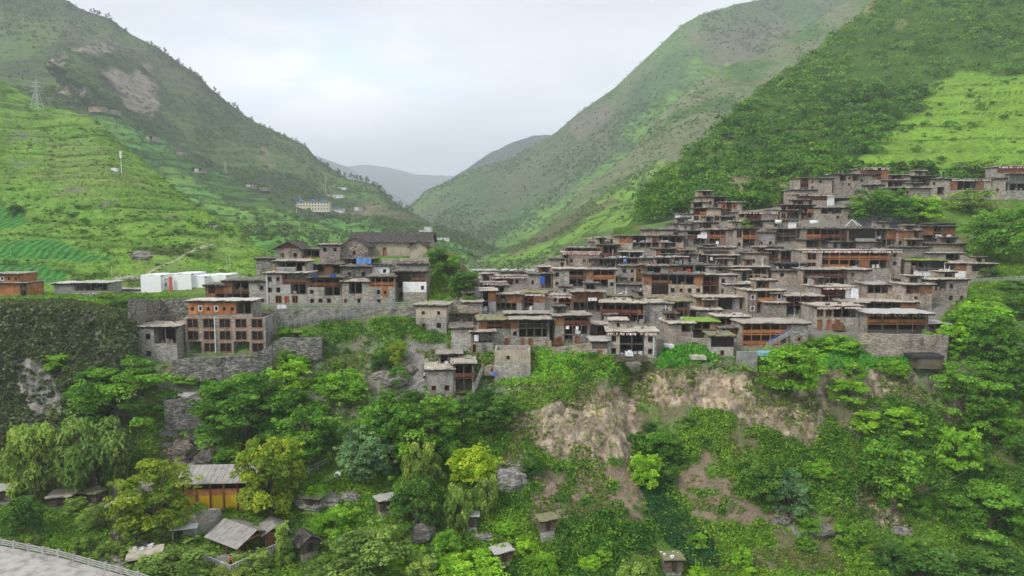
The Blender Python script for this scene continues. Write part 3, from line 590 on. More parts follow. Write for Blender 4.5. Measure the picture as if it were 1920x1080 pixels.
def facade(root, ox, oy, w, T, z0, z1, fac, sm, ext, fringe=False, rec=3.6, col='wood_grey'):
    rows = fac.split('/'); nr = len(rows); sh_ = (z1-z0)/nr; W = MB(); x0 = ox-w/2; x1 = ox+w/2; tw = .4
    W.box(x0, x0+tw, oy+tw+.002, oy+T, z0-ext, z1); W.box(x1-tw, x1, oy+tw+.002, oy+T, z0-ext, z1); W.box(x0+tw, x1-tw, oy+T-.4, oy+T, z0-ext, z1)
    W.box(x0, x1, oy, oy+tw, z0-ext, z0)
    for r, row in enumerate(rows):
        zt = z1-r*sh_; zb = zt-sh_; n = len(row); cw = w/n; i = 0
        while i < n:
            c = row[i]; j = i
            while j < n and row[j] == c: j += 1
            a, b = x0+i*cw, x0+j*cw
            if c in 'gGrhudD':
                rc = min(rec, T-.8)
                MB().box(a, b, oy+rc, oy+rc+.15, zb, zt).build('inner_wall', 'interior' if c != 'G' else 'wood_dark', root)  # interior wood set near black, so recess shade is partly in its colour
                if i == 0: pass
                elif row[i-1] not in 'gGrhudD': W.box(a-.3, a, oy+tw, oy+rc, zb, zt)
                if j < n and row[j] not in 'gGrhudD': W.box(b, b+.3, oy+tw, oy+rc, zb, zt)
                fl = MB().box(a+.003, b-.003, oy-.02 if c not in 'dD' else oy+.05, oy+rc, zb-.1, zb+.08)
                fl.build('floor', RAILM.get(c, 'wood_grey') if c in 'gGr' else 'wood_grey', root)
                pc = col if c != 'G' else 'wood_orange'
                if c == 'r': pc = 'wood_red'
                for k in range(i, j+1):
                    if c == 'D': break
                    if (k == i and i > 0 and row[i-1] in 'gGrhud') : continue
                    x = min(max(x0+k*cw, x0+.1), x1-.1); MB().box(x-.085, x+.085, oy+.04, oy+.21, zb+.08, zt-.02).build('post', pc, root)
                if c in 'gGrhu':
                    q = MB(); q.box(a+.1, b-.1, oy+.08, oy+.16, zb+.85, zb+.97); 
                    if c in 'Gg' or random.random() < .4: q.box(a+.1, b-.1, oy+.1, oy+.14, zb+.3, zb+.82)
                    elif c == 'h':
                        for k in range(int((b-a)/.28)): q.box(a+.12+k*.28, a+.24+k*.28, oy+.08, oy+.16, zb+.08, zb+.85)
                    else:
                        for k in range(int((b-a)/.3)): q.box(a+.15+k*.3, a+.2+k*.3, oy+.1, oy+.15, zb+.08, zb+.85)
                    q.build('railing', RAILM[c], root)
                if c in 'dDgu' and random.random() < .5:        # jars, baskets, firewood standing inside
                    q = MB(); 
                    for _ in range(random.randint(2, 5)):
                        x = random.uniform(a+.3, b-.3); s = random.uniform(.15, .4); y = oy+random.uniform(.4, 1.4); q.box(x-s, x+s, y-s, y+s, zb+.08, zb+.15+s*random.uniform(1, 3))
                    q.jit(.08).build('stored_goods', random.choice(['stone_b', 'wood_brown', 'cement', 'cloth_white', 'stone_a']), root)
            elif c in 's': W.box(a, b, oy, oy+tw, zb, zt)
            elif c in 'SLkKX':
                for k in range(i, j):
                    p, q = x0+k*cw, x0+(k+1)*cw
                    if c == 'S': opening(W, p, q, zb, zt, min(.8, cw*.42), min(.9, sh_*.38), root, oy, fr=random.choice(['frame_wood', 'wood_dark', 'wood_grey', 'redbrown']))
                    elif c == 'L': opening(W, p, q, zb, zt, min(2.3, cw*.72), min(2.1, sh_*.74), root, oy, sill=.5)
                    elif c == 'X': opening(W, p, q, zb, zt, min(1.5, cw*.5), min(1.2, sh_*.5), root, oy, fr='white_metal')
                    else:
                        opening(W, p, q, zb, zt, min(.95, cw*.5), min(1.95, sh_*.8), root, oy, sill=.02, name='door', pn='red_paint' if c == 'K' else 'frame_wood', mull=False)
            else:
                B = MB()
                for k in range(i, j):
                    p, q = x0+k*cw, x0+(k+1)*cw; up = c.isupper()
                    if c == 'Z': opening(B, p+.003, q-.003, zb, zt, min(1.6, cw*.45), sh_*.5, root, oy-.03, .3, fr='cream', mull=False)
                    elif up: opening(B, p+.003, q-.003, zb, zt, min(.9 if c in 'EWCQ' else .5, cw*.45), min(.95 if c in 'EWCQ' else .5, sh_*.42), root, oy-.03, .3, fr='white_metal' if c in 'EWCQ' else 'wood_dark')
                    else: B.box(p+.003, q-.003, oy-.03, oy+.25, zb+.003, zt-.003)
                if c in 'pPOQob':
                    for k in range(int((b-a)/.45)): B.box(a+.2+k*.45, a+.24+k*.45, oy-.05, oy-.03, zb+.01, zt-.01) if not c.isupper() else None
                if c in 'poOqPQ' : B.box(a, b, oy-.06, oy+.25, zb-.08, zb+.0)
                B.build(WALLN[c], WALLM[c], root)
            i = j
    W.build('wall', sm, root)
    if fringe:
        F = MB(); k = int(w/.32)
        for i in range(k):
            x = x0+w*i/k; h = random.uniform(.28, .5)
            if fringe == 2 and random.random() < .2: continue
            F.box(x, x+.26, oy-.62, oy-.6, z1-.12-h, z1-.1)
        fo = F.build('cloth_fringe', mat('fringe', lambda g: g.l(ramp(g, (lambda v: (lambda n: (g.l(v, n.inputs[0]), n.outputs[0])[1])(g.n('ShaderNodeTexNoise', i_Scale=.9, i_Detail=1)))(coords(g, (3.1, 1, .1))[0]), [(.42, (.75, .74, .72)), (.5, (.45, .05, .04)), (.58, (.7, .62, .55))]), g.bs.inputs['Base Color'])), root)
HOUSES = {}
def house(label, blocks, sm='a', yaw=None, T=6.6, dD=0, grp='stone houses of the hillside village', name='stone_house', cat='house', D=None, ext=3.5):
    """blocks: (x0, x1, y_top, y_base, facade, roof, {back: m, T: m, f: fringe}); the first one stands on the ground"""
    if yaw is None: yaw = random.uniform(-9, 9) if blocks[0][0] > 845 else random.uniform(-2, 2)
    x0, x1, yt, yb = blocks[0][:4]; cx = (x0+x1)/2; D0 = (gD(cx, yb) if D is None else D)+dD; o = P(cx, yb, D0); ya = math.radians(yaw)
    root = empty(name, o, ya); tag(root, label, cat, grp); inv = Matrix.Rotation(-ya, 3, 'Z')
    for bi, bl in enumerate(blocks):
        x0, x1, yt, yb, fac, rf = bl[:6]; op = bl[6] if len(bl) > 6 else {}
        Db = D0+op.get('back', 0); c = P((x0+x1)/2, yb, Db); t = P((x0+x1)/2, yt, Db); wd = (x1-x0)/FPX*Db/max(.5, math.cos(ya)); l = inv @ (c-o); h = t.z-c.z; TT = op.get('T', T)
        s = {'a': 'stone_a', 'b': 'stone_b', 'c': 'stone_c', 'd': 'stone_d', 'w': 'white', 'y': 'beige', 'n': 'cement', 'o': 'wood_orange', 'W': 'clean', 'z': 'cream'}[op.get('sm', sm)]
        hh = h-(.25 if rf in 'emgtxk' else 0)
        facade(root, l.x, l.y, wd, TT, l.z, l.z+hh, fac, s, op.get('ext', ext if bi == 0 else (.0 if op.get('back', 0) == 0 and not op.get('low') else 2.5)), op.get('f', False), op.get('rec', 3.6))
        if rf in 'emgtxkc' and rf: slab_roof(root, l.x-wd/2, l.x+wd/2, l.y, l.y+TT, l.z+hh, rf, op.get('ov', .5), tilt=op.get('tilt', 0), fr=op.get('fr', .65))
        if grp and rf in 'eg' and x0 > 845 and x1-x0 > 34 and len(blocks) < 2 and random.random() < .6:      # set back open loft standing on the flat roof
            lw = wd*random.uniform(.35, .6); lx = l.x+random.choice((-1, 1))*(wd-lw)*.42; lh = random.uniform(1.3, 1.9); z2 = l.z+hh+.17
            facade(root, lx, l.y+3.4, lw, TT-3.6, z2, z2+lh, random.choice(['ddd', 'sdd', 'dds', 'sSs', 'pdd']), s, 0, rec=2.4); slab_roof(root, lx-lw/2, lx+lw/2, l.y+3.4, l.y+TT-.2, z2+lh, random.choice('eg'), .3)
        if rf == 'Y': gable_roof(root, l.x-wd/2, l.x+wd/2, l.y, l.y+TT, l.z+hh, op.get('rise', 1.5), 'y', op.get('gm', 'beige'))
        if rf == 'H': gable_roof(root, l.x-wd/2, l.x+wd/2, l.y, l.y+TT, l.z+hh, op.get('rise', 2.2), 'x', op.get('gm', 'beige'))
        for px in op.get('pipe', []):
            x = (px-(x0+x1)/2)/FPX*Db; MB().bar((l.x+x, l.y-.25, l.z+.2), (l.x+x, l.y-.25, l.z+hh+.1), .09).build('drain_pipe', 'white_metal', root)
    return root
def V(label, *blocks, **k): return house(label, list(blocks), **k)
B2 = dict(back=3)
# --- left cluster
V('four storey stone guesthouse with big orange framed windows and orange timber top floor', (347,500,595,663,'LLLLL/LLLLL/dLLdL','r',dict(pipe=[405])), (353,474,562,589,'OQOQOOdd','t',dict(back=1.5,T=5)), sm='a', T=8)
_g = COL.objects[-1]
V('low grey stone annex with four barred windows left of the guesthouse', (247,334,610,676,'SSdd/SSss','e',dict(T=7)), sm='a')
V('stone house with an orange plank bay and gallery above the guesthouse roof', (421,499,525,572,'pggsS/ddgsS','g'), (386,423,533,566,'ro/pd','g',dict(sm='b',T=6)), sm='a')
V('grey rendered house with white lattice balcony and a small red door', (499,577,510,572,'SSggg/SSsdd/sLKLs','e',dict(pipe=[502])), (516,575,488,509,'hhd','e',dict(back=3,T=5)), sm='c')
_h = COL.objects[-1]
V('stone house with dark tiled red timber gable left of the long hall', (517,566,466,487,'SS','Y',dict(rise=1.7,gm='wood_red',T=8)), (566,601,466,487,'gg','g'), sm='b', dD=0)
V('plain flat roofed stone block with two tiny windows beside the tiled gable', (600,638,457,491,'SS/ss','e'), sm='b')
V('stone gabled house with a single small window in front of the long hall', (639,690,461,483,'sSs','Y',dict(rise=1.9,T=6,gm='stone_b')), sm='d')
V('long old hall with dark tiled roof and beige walls with tall brown doors', (655,806,453,479,'ykykyydy','H',dict(T=10,rise=2.3)), sm='y', dD=5)
V('small beige gabled annex at the right end of the long hall', (769,801,462,484,'y','Y',dict(rise=1.3,T=5)), sm='y')
V('ruined grey stone block at the left edge of the upper cluster', (481,516,483,510,'s/s','g'), sm='d')
V('open dark shed with an orange plank door above the blue tarpaulins', (577,641,494,517,'dgpd','g'), sm='b')
V('squat dark stone house with two framed windows under the blue awning', (642,695,498,524,'SS','g'), sm='d')
V('open lean to shed behind the blue awning below the long hall', (645,702,484,497,'dddd','g',dict(T=4)), sm='b')
V('small whitewashed box house with one window under the long hall', (695,730,495,517,'wW','k'), sm='w')
V('stone and timber house with red brown upper gallery below the blue tarpaulins', (577,641,519,571,'gggg/SsDd/SSSs','g'), sm='a')
V('stone house with red lanterns hanging in its yellow railed gallery', (642,692,526,574,'sdds/SsSs','e'), (692,741,517,573,'GGGG/sSOs/sSss','g'), sm='a')
V('dark timber shed over a white plastered hut at the knoll end', (741,800,507,567,'bbgg/uwwW/dsss','g'), (748,800,493,507,'cccc','g',dict(back=2,T=4)), sm='b')
V('tall tapering stone tower house with beige top floor and four small windows', (779,838,570,620,'YY/SS','e',dict(ext=5)), sm='c', yaw=-6, T=7)
V('shed with a grass grown roof above the round stone wall', (532,572,622,635,'dd','x',dict(T=4)), sm='d')
# --- small house on the slope in front
V('small two storey stone house with timber gallery standing alone below the village', (801,850,690,737,'ss/SS','e',dict(T=6,ext=2.5)), (850,890,679,737,'gg/dd','e',dict(T=7)), (822,864,661,681,'dd','e',dict(back=5,T=4)), sm='c', yaw=6)
# --- right village, front rows
V('tall stone house with white cloth drying on its open terrace', (846,884,612,664,'ss/ss/ss','g'), (884,926,619,664,'dddd/Lsss','e',dict(fr=1.2)), sm='c', yaw=4)
V('open terrace hut with green plants under a mossy roof by the gully', (842,888,586,608,'ddd','m'), sm='a')
V('stone house with orange plank bays at the left of the double gallery', (898,958,597,648,'pggp/sSss/sSsk','m',dict(fr=1.4)), sm='a')
V('stone house with long grey railed gallery and potted plants', (958,1031,596,649,'puuuu/Sdddd/skkSs','e',dict(fr=1.3)), (948,1030,586,597,'dddddd','e',dict(back=4,T=4)), sm='a')
V('grey stone house with red brown gallery and white laundry', (1041,1107,590,645,'prrr/sddd/kdks','e'), sm='a')
V('timber and stone house with plank bays over open dark byres by the gully', (928,979,550,583,'pdppp/ddddc','e'), sm='b')
V('house with red and white fringe above an orange plank wall', (979,1022,548,583,'rrpp/ddcc','m',dict(f=1)), sm='b')
V('grey house with fringe and a leaning pole against its gallery', (1022,1072,552,582,'sSrr/sSuu','e',dict(f=1)), sm='c')
V('house with broad tan roof and cloth drying on its gallery', (1072,1131,545,585,'pppp/dddd','e',dict(fr=1.3)), sm='b')
V('small square stone house with one red window near the gully', (868,904,564,593,'sS','e'), sm='a')
V('narrow house with orange planks and a sagging eave near the gully', (902,930,543,584,'dp/dc','e'), sm='b')
V('long low house with red fringe at the village edge above the gully', (917,992,516,535,'ddrSs','e',dict(f=1)), (940,1008,508,517,'ssss','g',dict(back=3,T=5)), sm='b')
V('red fringed shed lowest at the left edge of the upper rows', (905,947,528,545,'rrr','e',dict(f=1,T=5)), sm='b')
V('stone house with a bright blue cloth across its doorway', (993,1037,512,540,'SsDr','g'), sm='a')
V('stone house with three dark gallery bays and a grey parapet', (1037,1097,503,540,'Ssgg/Ssdd','e'), sm='a')
V('house with orange plank railing and plank bay under a pale roof', (1098,1154,504,540,'pGGG/SddS','e'), sm='a')
V('open sheds with stored goods beside the blue barrel', (1108,1156,484,503,'gddd','g',dict(T=5)), sm='b')
V('low brown stone house with fringe at the lower left edge of the terraces', (1054,1124,472,499,'dSsSSs','e',dict(f=1)), (1062,1122,464,473,'dddd','g',dict(back=4,T=5)), sm='b')
V('house with orange plank door and open timber bay under a grey roof', (1121,1160,458,481,'pggg','g'), sm='b')
V('brown stone house with strings of flags along its flat roof', (1102,1145,447,460,'sss','e',dict(f=1)), sm='b')
V('long timber fronted house with wide roof high at the left edge', (1150,1222,441,467,'sppdds/sssudd','g'), (1222,1281,441,467,'pddd/udds','g'), (1204,1262,429,441,'ssss','g',dict(back=4,T=5)), sm='b')
V('dim open terrace with a blue barrel in the middle of the village', (1160,1231,483,498,'dddsss','g',dict(T=5)), sm='b')
V('square stone tower block with small windows left of the plank bays', (1163,1192,497,531,'SS/sS','g'), sm='a')
V('brown timber house with paired square windows in its plank bay', (1192,1267,496,532,'Pgggp/Pdddp','g'), sm='b', dD=1)
V('timber house with red bedding hung over its gallery rail', (1267,1342,496,520,'pggggp','g'), sm='b')
V('broad house with laundry across the gallery over a row of four windows', (1207,1315,513,552,'pggdddp/sbbSSSS','g'), sm='b', dD=-5)
V('grey stone house with red brown open stair bay and two windows', (1315,1380,514,554,'rrSs/rrSs','e'), sm='a', dD=-4)
V('stone house with bright orange posts and small loft gallery', (1358,1433,531,566,'sGGG/sddd','e'), sm='a')
V('dark timber bay above four small square openings left of centre', (1230,1265,465,494,'pddb/SSSS','g'), sm='b')
V('brown stone house with a wide open loft left of the parapet block', (1265,1300,468,492,'ssds/ssss','g'), sm='b')
V('house with a plain stone parapet above laundry and plank wall', (1303,1380,477,500,'dddppb','e'), (1312,1376,463,477,'ssss','g',dict(back=2.5,T=5)), sm='b')
V('orange railed house with pink walls and red posts on the roof', (1328,1362,429,462,'GGG/dde','e'), (1362,1374,429,462,'s/s','e'), sm='b', yaw=8)
V('dark timbered house with blue glints left of the pink walled house', (1277,1325,431,462,'cggw/dddd','g'), sm='b')
V('stone house with short orange gallery right of the pink walled house', (1378,1420,427,466,'LGG/Sdd','g'), sm='b')
V('stone house with a red band painted below its parapet', (1418,1453,434,461,'cc/SS','g'), sm='b')
V('weathered grey timber house with two rows of dark bays', (1454,1496,428,456,'uuu/ddd','g'), sm='b')
V('long dark house with bright red railing panels and many thin poles', (1509,1592,427,463,'GGggrr/dddddd','g'), sm='b')
V('dark plank fronted house under the wide grey roof near the walnut trees', (1592,1640,427,465,'bbbb/dccc','g'), sm='b')
V('house with a single orange plank bay near the top right', (1641,1682,428,467,'ddpp/dddd','g'), sm='b')
V('plank fronted house with low white sill left of the twin bay house', (1684,1727,431,470,'ppd/ddS','g'), sm='b')
V('house with twin orange plank bays over a row of drying clothes', (1728,1791,423,456,'pgp/ddd','g'), (1733,1789,418,424,'ssss','g',dict(back=4,T=4)), sm='a', ext=6)
V('largest house with long orange railed galleries on two floors and red white fringe', (1502,1539,468,530,'L/L/s','e',dict(f=1)), (1539,1664,468,503,'GGGGGGG/GGGdpdd','e',dict(f=1)), (1539,1664,503,531,'ssssssss','r',dict(T=7)), (1664,1687,468,531,'S/S/s/s','e',dict(f=1)), sm='b', dD=3, T=9)
V('house with dark seven bay gallery in front of the largest orange house', (1506,1588,504,535,'ggggg/ddddd','e'), (1588,1630,504,535,'Ss/ss','e'), sm='b', dD=-3)
V('stone house with paired wide black windows right of centre', (1626,1690,532,566,'dddSs/ssssS','e'), sm='b')
V('fringed house with white plaster panel and two floors of red brown rails', (1537,1602,536,571,'rrrw/dddw','e',dict(f=1)), sm='a')
V('stone house with three small orange doors and a stack of firewood', (1527,1612,572,617,'LLddd/kkkss','e',dict(f=2)), sm='a', yaw=3)
V('dark boarded upper house behind the pale metal roof', (1611,1716,564,584,'pddddpp','e'), sm='b')
V('house with pale metal roof and long orange railed verandah over grey columns', (1625,1740,585,628,'GGGG/uuuu','t',dict(f=2,fr=1.4,ov=.8)), (1742,1777,605,626,'ggg','t',dict(T=5)), sm='a')
V('mauve tiled house with white windows and orange balcony', (1401,1470,543,587,'EGGE/Eddd','e'), sm='b')
V('open red timber house right of the mauve house', (1473,1537,553,590,'grrp/dddd','e',dict(fr=1.2)), sm='a')
V('stone house with bright orange two storey galleries and a blue stair', (1390,1481,604,648,'GGGGG/GGGGd','e'), (1481,1514,604,663,'s/S/s','e'), (1390,1481,648,664,'SssSks','n'), sm='a', yaw=2)
V('brown plank walled house with a tall dark bay under a wide pale roof', (1305,1387,555,580,'pppbbs','e',dict(fr=1.2)), sm='a')
V('flat stone block with a ladder leaning on its roof', (1290,1350,579,596,'dsss','e'), sm='b')
V('house with reed screens and red lower boards under a grass roof', (1287,1345,601,632,'qddq/rrrr','x'), sm='a')
V('red plank house with one window beside the reed screened house', (1349,1394,613,640,'oPo/sss','g'), (1347,1402,592,612,'drdd','e',dict(back=4,T=5)), sm='a')
V('small dark log hut on a pale stone base below the red plank house', (1333,1375,628,670,'bbb/sSs','m',dict(sm='c',T=5)), sm='c')
V('big grey stone house with red orange timber galleries and a drain pipe', (1126,1208,566,610,'rrrrrd/drdrdd','e'), (1208,1258,566,668,'sS/ss/sS/ss','e',dict(pipe=[1246])), sm='a', yaw=-9, dD=1.5)
V('light grey stone house with wide central loggia in front of the red galleries', (1139,1230,620,668,'SddS/SddS','e',dict(f=2,pipe=[1225])), sm='c', yaw=-5)
V('small plank sided shed on two doors beside the loggia house', (1110,1139,637,668,'t/k','t',dict(T=5)), sm='c')
V('small open room with red posts hung with a blue towel below the galleries', (1116,1166,607,634,'rddc','e',dict(T=5)), sm='c')
V('dark timber gallery house right of the grey stone end wall', (1259,1294,563,604,'ggg/ddd','m'), sm='a')
V('low house with mossy roof and strings of flags left of centre', (1141,1182,554,567,'rrrr','m',dict(f=1,T=6)), sm='b')
V('low house with wide mossy roof and white bundles', (1186,1261,557,567,'dddddd','m',dict(T=6)), sm='b')
V('curved grey rendered wall house below the stone tower block', (1158,1205,532,545,'cccc','g'), sm='n')
V('plant filled open shed left of the centre terrace', (1197,1250,545,558,'ddd','g',dict(T=5)), sm='b')
V('low open loft with pale roof at the village centre', (1251,1306,551,562,'dsdd','e',dict(T=5)), sm='b')
V('stone house with an arched opening right of the parapet block', (1397,1440,473,500,'sSss','g'), sm='b')
V('small three bay timber house under a curved pale ridge', (1437,1462,467,490,'ggg','e'), sm='b')
V('four bay timber house left of the largest orange house', (1463,1501,469,493,'gggg','g'), sm='b')
V('stone walled house with two windows under a low open attic', (1452,1509,506,534,'SS/ss','g'), (1455,1507,493,505,'dddd','k',dict(back=3,T=5)), sm='b')
V('shallow open house with scattered goods left of the attic house', (1400,1440,499,527,'ddd/LLS','e'), sm='b')
V('house with pale eave and dark open front near the centre', (1345,1400,499,524,'sddd/sddd','e'), sm='b')
# --- upper rows
V('small whitewashed hut at the smoky upper left edge', (1279,1300,400,414,'WW','g'), sm='w')
V('terrace house with small orange rail at the upper left edge', (1300,1350,389,415,'rGss/LLcL','g'), sm='y')
V('beige stone block with two windows on the upper left ridge', (1312,1364,368,388,'SSgg','g'), sm='b')
V('house with vivid orange plastered front high on the ridge', (1351,1392,378,403,'OdOs/uucs','e'), sm='b', yaw=6)
V('shadowed lean to below the vivid orange house', (1347,1384,405,415,'ddd','g',dict(T=5)), sm='b')
V('grey stone house with reddish roof edge and brown gallery', (1383,1457,396,421,'Lrrss/Sggss','e',dict(f=2)), sm='b')
V('long low house with a white water tank on its terrace', (1400,1493,412,428,'ddsSsw','g'), sm='b')
V('tall stone house with deep central bay between orange balconies', (1463,1526,383,412,'LGddG/Ldddd','g'), sm='b')
V('stone house with wide open front and one window near the walnut trees', (1526,1590,388,412,'sddds/sssSs','e'), sm='b')
V('house with white plaster panel and red brown gallery under a fringed eave', (1495,1565,363,386,'ggrrw/ddssw','e',dict(f=2)), sm='b', yaw=4)
V('plain stone hut half hidden above the fringed eave house', (1487,1530,355,374,'Sss','g'), sm='b')
V('square stone farmhouse with a side gallery at the top of the village', (1499,1562,333,356,'gSSs/gSss','g'), sm='b', yaw=8)
V('stone house with dark middle bay right of the square farmhouse', (1562,1610,326,351,'sdSd/ssSs','g'), sm='b')
V('highest house with red timber walls and reddish roof', (1614,1664,314,336,'prrp/pggp','e',dict(f=2)), sm='b')
V('narrow stone block just under the highest red house', (1608,1637,326,347,'Ss','g'), sm='b')
V('dark open storeyed house right of the highest red house', (1652,1718,337,360,'dddddd/GGGsss','e'), sm='b')
V('stepped grey stone house with small windows below the highest row', (1669,1745,351,380,'ddSsss/SSSsss','e'), sm='b', yaw=4)
V('grey timber porch house half hidden by the walnut tree', (1618,1655,346,369,'suus/dsss','g'), sm='b')
V('flat open roofed house with awning poles in the highest row', (1706,1750,329,348,'dddd','g'), sm='b')
V('plain brown stone house at the middle of the highest row', (1745,1782,334,366,'Sss/sds','g'), sm='b')
V('wide house with orange plank ends near the top right corner', (1783,1856,335,356,'pdddps','e',dict(f=2)), sm='b')
V('low grey stone block right of the orange plank ends', (1856,1884,333,362,'s/S','g'), sm='b')
V('red timber house cut by the right edge of the picture', (1872,1935,311,324,'ooooo','e',dict(f=2,back=2)), (1893,1935,324,357,'ddd','t',dict(low=1)), sm='c')
# --- right middle
V('dark timber house under a grass covered roof right of the great house', (1706,1772,487,521,'dddbb/dddbb','x'), sm='b', ext=5)
V('white plastered cabin with blue sheet roof', (1726,1772,503,524,'wW','k',dict(T=3.5)), sm='w', dD=-4)
V('stone house with dark barred opening above the white cabin', (1743,1803,473,492,'ssdd','e'), sm='b')
V('house with orange plank wall behind a white parapet', (1775,1820,492,521,'dpp/www','e'), sm='c')
V('rightmost timber house on posts beside the white fence', (1822,1868,493,522,'bgg/ssk','e'), sm='b', T=5)
V('tall brown stone house with wide upper opening above the green gully', (1728,1816,522,568,'SdSs/SsSS','e'), sm='b', ext=5)
V('house with orange plank bay on a high stone base', (1696,1748,532,582,'rdpp/sSss/ssss','e'), sm='b', ext=5)
V('low open loft left of the brown stone house', (1686,1724,522,532,'ddd','g',dict(T=5)), sm='b')
# blank stone blocks filling the packed rows
for i, (a, b, c, d, fa, rf, lb) in enumerate([
 (1030,1062,484,503,'sS','g','brown stone block above the fringed shed at the left edge'), (1240,1310,475,499,'sSdds','g','narrow stone house wedged behind the dark timber bay'),
 (1376,1405,505,532,'sd','e','small stone house wedged left of the shallow open house'), (1322,1362,470,492,'dsd','g','stone hut wedged under the pink walled house'),
 (1420,1465,462,476,'sds','g','low stone hut under the red banded house'), (1496,1540,448,470,'sdd','g','open shed under the long dark house'),
 (1560,1650,452,470,'dddssd','g','row of sheds right above the longest orange gallery'), (1690,1745,462,490,'sssS','g','blank stone wall house under the twin bay house'),
 (1745,1806,456,480,'ssss','g','stepped stone terrace house under the twin bay house'), (1437,1475,566,596,'ss','e','stone block between the mauve and red timber houses'),
 (1255,1300,604,640,'sd/ss','e','grey stone block beside the reed screened house'), (1590,1625,566,590,'sS','e','stone block between the two fringed houses'),
 (1240,1300,440,462,'gdds','g','dark timber house in the thin blue smoke'), (1262,1300,418,436,'cdd','g','low grey hut where the smoke rises'),
 (1300,1345,416,432,'sdds','g','low stone house under the smoky terrace'), (1440,1500,393,412,'sdd','g','open stone shed left of the tall house with balconies')]):
    V(lb, (a, b, c, d, fa, rf, dict(T=6)), sm='b')
# ---------------------------------------------------------------- plants
def leaves(cent, rad, n, size, col, flat=.75, aspect=1.0, droop=0, shell=.7, rs=None, cv=.3, nrm=None):
    """leaf clusters: n leaf faces around every centre"""
    rs = rs or R; k = len(cent); cent = np.repeat(cent, n, 0); rad = np.repeat(np.broadcast_to(rad, (k,)), n)[:, None]; col = np.repeat(np.broadcast_to(col, (k, 3)), n, 0)
    d = rs.normal(size=(k*n, 3)); d /= np.linalg.norm(d, axis=1)[:, None]; d[:, 2] = np.where(d[:, 2] < -.35, -d[:, 2], d[:, 2])
    rr = shell+(1-shell)*rs.rand(k*n, 1)**.5; p = cent+d*rad*rr*np.array((1, 1, flat))
    nn_ = d*.8+rs.normal(size=d.shape)*.55+np.array((0, -.1, .35)); nn_ /= np.linalg.norm(nn_, axis=1)[:, None]
    t = np.cross(nn_, rs.normal(size=d.shape)+np.array((0, 0, -4.*droop))) if not droop else np.cross(nn_, np.array((0, 0, 1.))+rs.normal(size=d.shape)*.25)
    t /= np.linalg.norm(t, axis=1)[:, None]+1e-9; b = np.cross(nn_, t)
    s = (np.broadcast_to(size, (k,)).repeat(n)*(.6+.8*rs.rand(k*n)))[:, None]; a = s*.5; c = s*.5*aspect
    v = np.stack([p-t*a-b*c*.4, p-b*c+t*a*.1, p+t*a+b*c*.35, p+b*c-t*a*.1], 1).reshape(-1, 3)
    q = np.arange(k*n*4).reshape(-1, 4); cc = col*(1-cv+2*cv*rs.rand(k*n, 1))*(1+.12*rs.normal(size=(k*n, 3))*np.array((1, .4, 1)))
    return v, q, np.clip(np.repeat(cc, 4, 0), .004, .9)
def joinl(parts):
    v = []; q = []; c = []; n = 0
    for a, b, d in parts: v.append(a); q.append(b+n); c.append(d); n += len(a)
    return np.concatenate(v), np.concatenate(q), np.concatenate(c)
KINDS = {k: ((1,1,1), v) for k, v in {
 'walnut': [(.05,.125,.022),(.075,.18,.028),(.11,.24,.04)], 'dark': [(.036,.09,.024),(.055,.13,.03),(.08,.17,.04)], 'bright': [(.10,.22,.022),(.14,.29,.032),(.19,.36,.045)],
 'lime': [(.19,.30,.02),(.26,.38,.03),(.33,.43,.04)], 'willow': [(.10,.165,.045),(.14,.23,.06),(.19,.29,.08)], 'yellow': [(.10,.165,.025),(.15,.22,.03),(.21,.28,.035)],
 'blue': [(.06,.12,.065),(.09,.175,.095),(.13,.23,.13)], 'shrub': [(.045,.11,.025),(.07,.16,.03),(.10,.21,.04)]}.items()}
LM_ = leaf_m('foliage', (1.72, 1.6, 1.25), .2)
TM = {}
